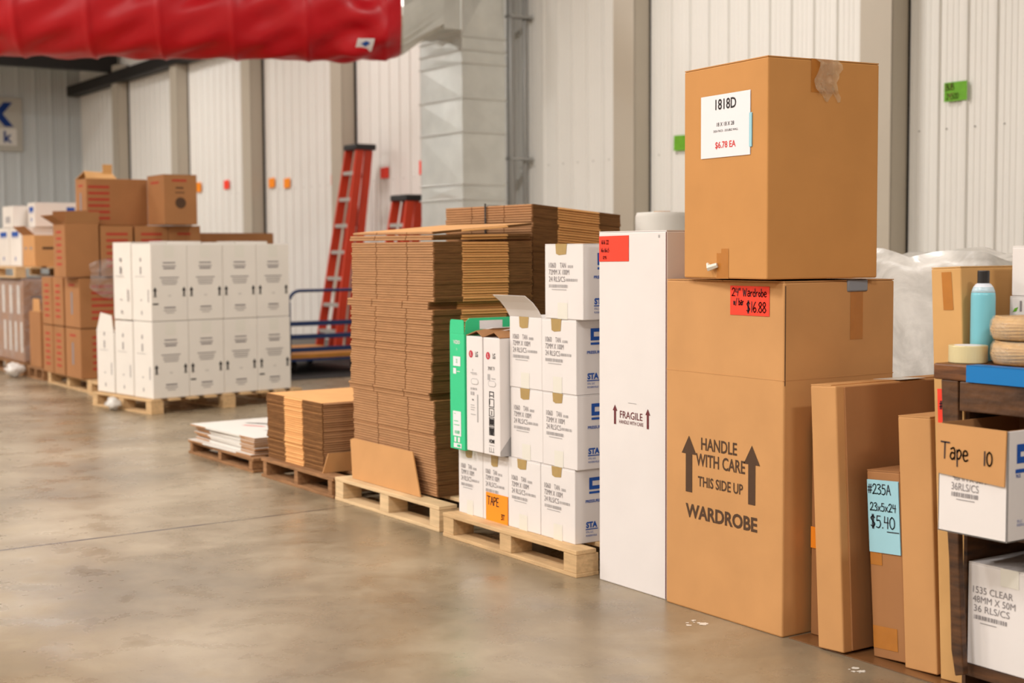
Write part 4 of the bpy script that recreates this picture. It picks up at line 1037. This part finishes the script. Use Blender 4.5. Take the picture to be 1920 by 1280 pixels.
# ------------------------------------------------------------------ platform truck
t = empty('platform_truck', (6.2, 13.42, .0065), (0, 0, 0), 'blue railed platform truck with a wooden deck, beside the white carton block', 'hand truck')
W_ = .92
mb = MB(); pts = [(0, 0, .2), (0, 0, .74)]+[(.12-.12*cos(a), 0, .74+.12*sin(a)) for a in [pi/2*i/5 for i in range(1, 6)]]
pts += [(W_-.12+.12*sin(a), 0, .74+.12*cos(a)) for a in [pi/2*i/5 for i in range(0, 6)]]+[(W_, 0, .2)]
mb.tube(pts, .017, 10); mb.build('handle_frame', 'dolly_blue', t, smooth=True)
for z in (.25, .385, .52):
    mb = MB(); mb.box(0, W_, -.006, .006, z-.025, z+.025); mb.build('rail', 'dolly_blue', t, bevel=.003)
mb = MB(); mb.box(-.01, W_+.01, .02, 1.4, .155, .2); mb.build('deck', 'dolly_deck', t, bevel=.004)
mb = MB(); mb.box(-.02, W_+.02, .0, 1.42, .132, .155); mb.build('deck_frame', 'dolly_blue', t)
for x in (.1, W_-.1):
    for y in (.15, 1.25):
        mb = MB(); mb.tube([(x-.02, y, .065), (x+.02, y, .065)], .065, 20); wh = mb.build('wheel', 'rubber', t)
        mb = MB(); mb.box(x-.03, x-.024, y-.03, y+.03, .06, .132); mb.box(x+.024, x+.03, y-.03, y+.03, .06, .132); mb.build('fork', 'aluminium', wh)
mb = MB(); mb.box(5.6, 8.08, 12.85, 17.4, .0005, .006); o = mb.build('dark_floor_sheet', 'rubber'); tag(o, 'black sheet added on the floor beneath the blue platform truck', 'floor sheet')  # flat black sheet added to make this floor area dark

def splash(x, y, r_, seed, lbl_, m_):
    rr_ = random.Random(seed); mb = MB()
    for k_ in range(7):
        cx_, cy_, q_ = x+rr_.uniform(-r_, r_), y+rr_.uniform(-r_, r_), r_*rr_.uniform(.12, .45)
        n_ = 14; z_ = .0006+k_*.00008
        mb.add([(cx_+q_*rr_.uniform(.5, 1.3)*cos(2*pi*i/n_), cy_+q_*rr_.uniform(.5, 1.3)*sin(2*pi*i/n_), z_) for i in range(n_)], [tuple(range(n_))])
    tag(mb.build('paint_splash', m_), lbl_, 'stain')
splash(3.16, 3.63, .04, 3, 'small white paint splash on the concrete below the wardrobe box', 'tape_cloudy')
splash(3.22, 2.94, .03, 8, 'small white paint splash on the concrete before the blue-label box', 'tape_cloudy')

# ------------------------------------------------------------------ ductwork
t = empty('metal_duct', (7.4, 11.95, 0), (0, 0, 0), 'square galvanised steel duct rising against the wall and turning toward the aisle', 'duct')
DW, DD = .81, .5
zs = [0, .9, 1.777, 1.924, 2.434, 2.765, 3.106, 3.234, 3.36]
for a, c in zip(zs, zs[1:]):
    mb = MB(); pk = .008
    x1, y1 = DD, DW
    vs = [(0, 0, a), (x1, 0, a), (x1, 0, c), (0, 0, c), (x1/2, -pk, (a+c)/2), (0, y1, a), (0, y1, c), (-pk, y1/2, (a+c)/2), (x1, y1, a), (x1, y1, c)]
    mb.add(vs, [(0, 1, 4), (1, 2, 4), (2, 3, 4), (3, 0, 4), (0, 3, 7), (3, 6, 7), (6, 5, 7), (5, 0, 7), (1, 8, 9, 2), (5, 6, 9, 8)])
    mb.build('duct_section', 'galvanised', t)
for c in zs[1:]:
    mb = MB(); mb.box(-.016, DD+.016, -.016, DW+.016, c-.008, c+.008); mb.build('seam_flange', 'galvanised_seam', t, bevel=.003)
mb = MB()   # elbow and branch toward the aisle
mb.box(0, DD, 0.001, DW, 3.362, 4.2)
mb.add([(0, 0, 3.362), (DD, 0, 3.362), (DD, 0, 4.2), (0, 0, 4.2), (.13, -.03, 3.6), (.40, -.03, 4.0)], [(0, 1, 4), (1, 5, 4), (1, 2, 5), (2, 3, 5), (3, 0, 4), (3, 4, 5)])
mb.build('elbow', 'galvanised', t)
mb = MB(); mb.box(-.2, -.001, 0, DW, 3.42, 4.2); mb.build('branch', 'galvanised', t)
mb = MB(); mb.box(-.01, .02, -.012, DW+.012, 3.40, 4.21); mb.build('seam_flange', 'galvanised_seam', t, bevel=.003)
seg = 32
P0 = Vector((6.87, 12.19, 3.565)); P1 = Vector((-2.0, 16.75, 3.62))
dr = (P1-P0).normalized(); sd = dr.cross(Vector((0, 0, 1))).normalized(); up = sd.cross(dr)
org = Vector((7.4, 11.95, 0)); TAGA = 218
def ringat(s_, r_): return [tuple(P0+dr*s_+sd*r_*cos(2*pi*k_/seg)+up*r_*sin(2*pi*k_/seg)-org) for k_ in range(seg)]
def sqp(p):
    y_, z_ = p[1]-.42, p[2]-3.565; q = max(abs(y_), abs(z_)); return (-.2, .405+.405*y_/q, 3.81+.39*z_/q)
ring = ringat(0, .402); sq = [sqp(p) for p in ring]; r2 = ringat(.06, .402)
mb = MB(); mb.add(sq+ring+r2, [(i+o_, (i+1) % seg+o_, seg+(i+1) % seg+o_, seg+i+o_) for o_ in (0, seg) for i in range(seg)]); mb.build('transition', 'galvanised', t)
# red fabric duct
mb = MB(); seg = 96; L_ = (P1-P0).length; nr = 420
vs = []
seams = [.9, 1.58, 2.25, 2.9, 3.55, 4.2, 4.85, 5.5, 6.15, 6.8, 7.45, 8.1, 8.75, 9.4]
for i in range(nr+1):
    s_ = .02+L_*i/nr
    ds = min(abs(s_-q) for q in seams)
    cell = sum(1 for q in seams if q < s_)
    for k_ in range(seg):
        a = 2*pi*k_/seg
        sag = -.014*(1-math.exp(-(ds/.1)**2))
        env = min(1, ds/.25)
        fold = .02*env*sin(a*4+s_*(5.5 if cell % 2 else -6.5)+cell*2.3)*(.5+.5*sin(a*2+cell))
        fold += .011*env*sin(a*9-s_*9+cell*4)
        fold += .02*math.exp(-((s_-.35)/.35)**2)*sin(a*7+s_*8)*min(1, s_/.15)
        hoop = .014*math.exp(-(ds/.022)**2)
        cuff = .01*math.exp(-((s_-.16)/.02)**2)
        q_ = min(1, s_/.2); r_ = (.466+sag+fold*q_*1.5+hoop+cuff)*(1-.13*(1-q_)**2)
        vs.append(tuple(P0+dr*s_+sd*r_*cos(a)+up*r_*sin(a)))
mb.add(vs, [(i*seg+k_, i*seg+(k_+1) % seg, (i+1)*seg+(k_+1) % seg, (i+1)*seg+k_) for i in range(nr) for k_ in range(seg)])
vs2 = [tuple(P0+dr*.02+(Vector(vs[k_])-P0-dr*.02)*f_) for f_ in (1, .955) for k_ in range(seg)]
mb.add(vs2, [(k_, (k_+1) % seg, seg+(k_+1) % seg, seg+k_) for k_ in range(seg)])
ft = mb.build('fabric_duct', 'fabric_red', smooth=True); tag(ft, 'big red fabric air duct hanging overhead across the top of the aisle', 'air duct')
patch = []
for i in range(5):
    for j in range(5):
        aa = R(TAGA+j*4.6); r_ = .487
        patch.append(tuple(P0+dr*(.27+i*.04+j*.008)+(sd*cos(aa)+up*sin(aa))*r_))
mb = MB(); mb.add(patch, [(i*5+j, i*5+j+1, (i+1)*5+j+1, (i+1)*5+j) for i in range(4) for j in range(4)])
pt = mb.build('maker_tag', 'paper', ft)
pb_ = [tuple(P0+dr*(.31+i*.03)+(sd*cos(R(TAGA+j))+up*sin(R(TAGA+j)))*.489) for i, j in ((0, 6), (1.3, 3), (3, 7), (1.6, 11))]
mb = MB(); mb.add(pb_, [(0, 1, 2, 3)]); mb.build('tag_mark', 'ink_blue', pt)
# conduits by the duct
for i_, (x_, y_, r_, lb_) in enumerate(((8.02, 12.03, .035, 'thick grey pipe running up the wall beside the galvanised duct'), (8.2, 12.04, .02, 'thin grey conduit up the wall, farther from the galvanised duct than the thick pipe'))):
    o = empty('wall_conduit', (x_, y_, 0), (0, 0, 0), lb_, 'pipe')
    mb = MB(); mb.tube([(0, 0, 0), (0, 0, 5.5)], r_, 14); mb.build('pipe', 'pipe_grey', o, smooth=True)
    for zz in (1.0, 2.18, 3.6):
        mb = MB(); mb.box(-.03, XW-.03-x_, -r_-.01, r_+.01, zz, zz+.03); mb.build('pipe_clamp', 'pipe_grey', o)

# ------------------------------------------------------------------ notes on the wall, banner
def note(name, y, z, w_, h_, m_, lbl_):
    o = empty(name, (XW-.03, y, z), (random.uniform(-.04, .04), 0, 0), lbl_, 'note')
    mb = MB(); mb.box(-.0008, .0008, -w_/2, w_/2, -h_/2, h_/2); mb.build('paper', m_, o)
    return o
note('wall_note', 21.14, 2.27, .2, .15, 'paper_orange', 'orange note on the wall just past the striped cartons')
note('wall_note', 20.03, 2.265, .2, .13, 'paper_red', 'red note on the wall, furthest red one from the ladders')
note('wall_note', 18.41, 2.225, .2, .13, 'paper_orange', 'orange note on the wall, farther one of a close pair')
note('wall_note', 17.91, 2.2, .2, .13, 'paper_orange', 'orange note on the wall, nearer one of a close pair')
note('wall_note', 16.47, 2.187, .2, .13, 'paper_red', 'red note on the wall beside the tall ladder, aisle end side')
note('wall_note', 15.14, 2.206, .2, .13, 'paper_red', 'red note on the wall between the two stepladders')
note('wall_note', 14.21, 2.224, .2, .16, 'paper_red', 'red note half hidden by the galvanised duct')
note('wall_note', 9.69, 2.21, .2, .135, 'paper_green', 'green note on the wall just beside the 1818D box')
g = note('wall_note', 6.716, 2.38, .2, .135, 'paper_green', 'green BUB note high on the wall above the bubble wrap bag')
g.rotation_euler = (R(0), 0, 0)
printing(g, 'handwriting', 'ink_maroon', [('h', 'BUB', -.085, .012, .045, .006, .8), ('h', '24500', -.08, -.052, .04, .0055, .8)], 'f', (0, 0, 0), d=.0014)
mb = MB(); mb.box(5.2, 7.19, YB-.06, YB-.052, 3.13, 4.11)
o = mb.build('wall_banner', 'banner_vinyl'); tag(o, 'pale vinyl banner with navy lettering on the end wall', 'banner')
def wallprint(m_, items, nm_):
    mb = MB()
    for s_, x_, z_, h_, xs_, bold in items:
        vs_, fs_ = text_geo(s_, bold); mx_ = max(a[0] for a in vs_); sc_ = h_/.7
        mb.add([(x_+(a-mx_)*sc_*xs_, YB-.062, z_+b_*sc_) for a, b_ in vs_], fs_)
    return mb.build(nm_, m_, o)
wallprint('ink_navy', [('X', 7.03, 3.62, .38, 1.0, .07), ('k', 7.0, 3.3, .2, 1.0, .03)], 'banner_lettering')
mb = MB(); mb.box(5.4, 7.08, YB-.0615, YB-.0608, 3.24, 3.55); mb.build('inner_panel', 'white_sheet', o)

# ------------------------------------------------------------------ lights
def area(x, y, z, sx, sy, e, col=(1, .968, .93), rot=(0, 0, 0)):
    l_ = bpy.data.lights.new('lamp', 'AREA'); l_.shape = 'RECTANGLE'; l_.size = sx; l_.size_y = sy; l_.energy = e; l_.color = col
    o = bpy.data.objects.new('ceiling_and_fill_lamp', l_); COL.objects.link(o); o.location = (x, y, z); o.rotation_euler = rot
    return o
LP = [(-4.6, y_) for y_ in (3, 8, 13, 18, 23)]+[(-1.2, y_) for y_ in (3.5, 8, 13, 18, 23)]+[(5.4, y_) for y_ in (8.5, 14.5, 20.5)]
for x_, y_ in ((-1.4, -1.2), (1.6, -2.6)): area(x_, y_, 5.35, 1.3, .5, 215)  # fill lamps added behind the camera to brighten the camera-side faces
for x_, y_ in LP:
    e_ = (195 if y_ < 4 else 260) if x_ < 3 else 125
    area(x_, y_, 5.35, 1.3, .5, e_)
w_ = bpy.data.worlds.new('World'); SC.world = w_; w_.use_nodes = True
w_.node_tree.nodes['Background'].inputs[0].default_value = (.9, .87, .82, 1); w_.node_tree.nodes['Background'].inputs[1].default_value = .3

# ------------------------------------------------------------------ camera
al, pt_, ro = R(33.7), atan(172/2667), .0055
F = Vector((sin(al)*cos(pt_), cos(al)*cos(pt_), -sin(pt_)))
R0 = Vector((cos(al), -sin(al), 0)); U0 = R0.cross(F)
Uv = cos(ro)*U0+sin(ro)*R0; Rv = cos(ro)*R0-sin(ro)*U0
cam = bpy.data.cameras.new('camera'); co = bpy.data.objects.new('camera', cam); COL.objects.link(co)
mt = Matrix((Rv, Uv, -F)).transposed().to_4x4(); mt.translation = (0, 0, 1.277); co.matrix_world = mt
cam.sensor_width = 36; cam.lens = 2667/1920*36
cam.dof.use_dof = True; cam.dof.focus_distance = 4.9; cam.dof.aperture_fstop = 2.8
cam.clip_end = 200
SC.camera = co
SC.view_settings.view_transform = 'Standard'; SC.view_settings.look = 'None'; SC.view_settings.gamma = 1
SC.view_settings.exposure = -0.14; SC.view_settings.use_curve_mapping = False
SC.cycles.use_denoising = True; SC.cycles.max_bounces = 8; SC.cycles.transparent_max_bounces = 12
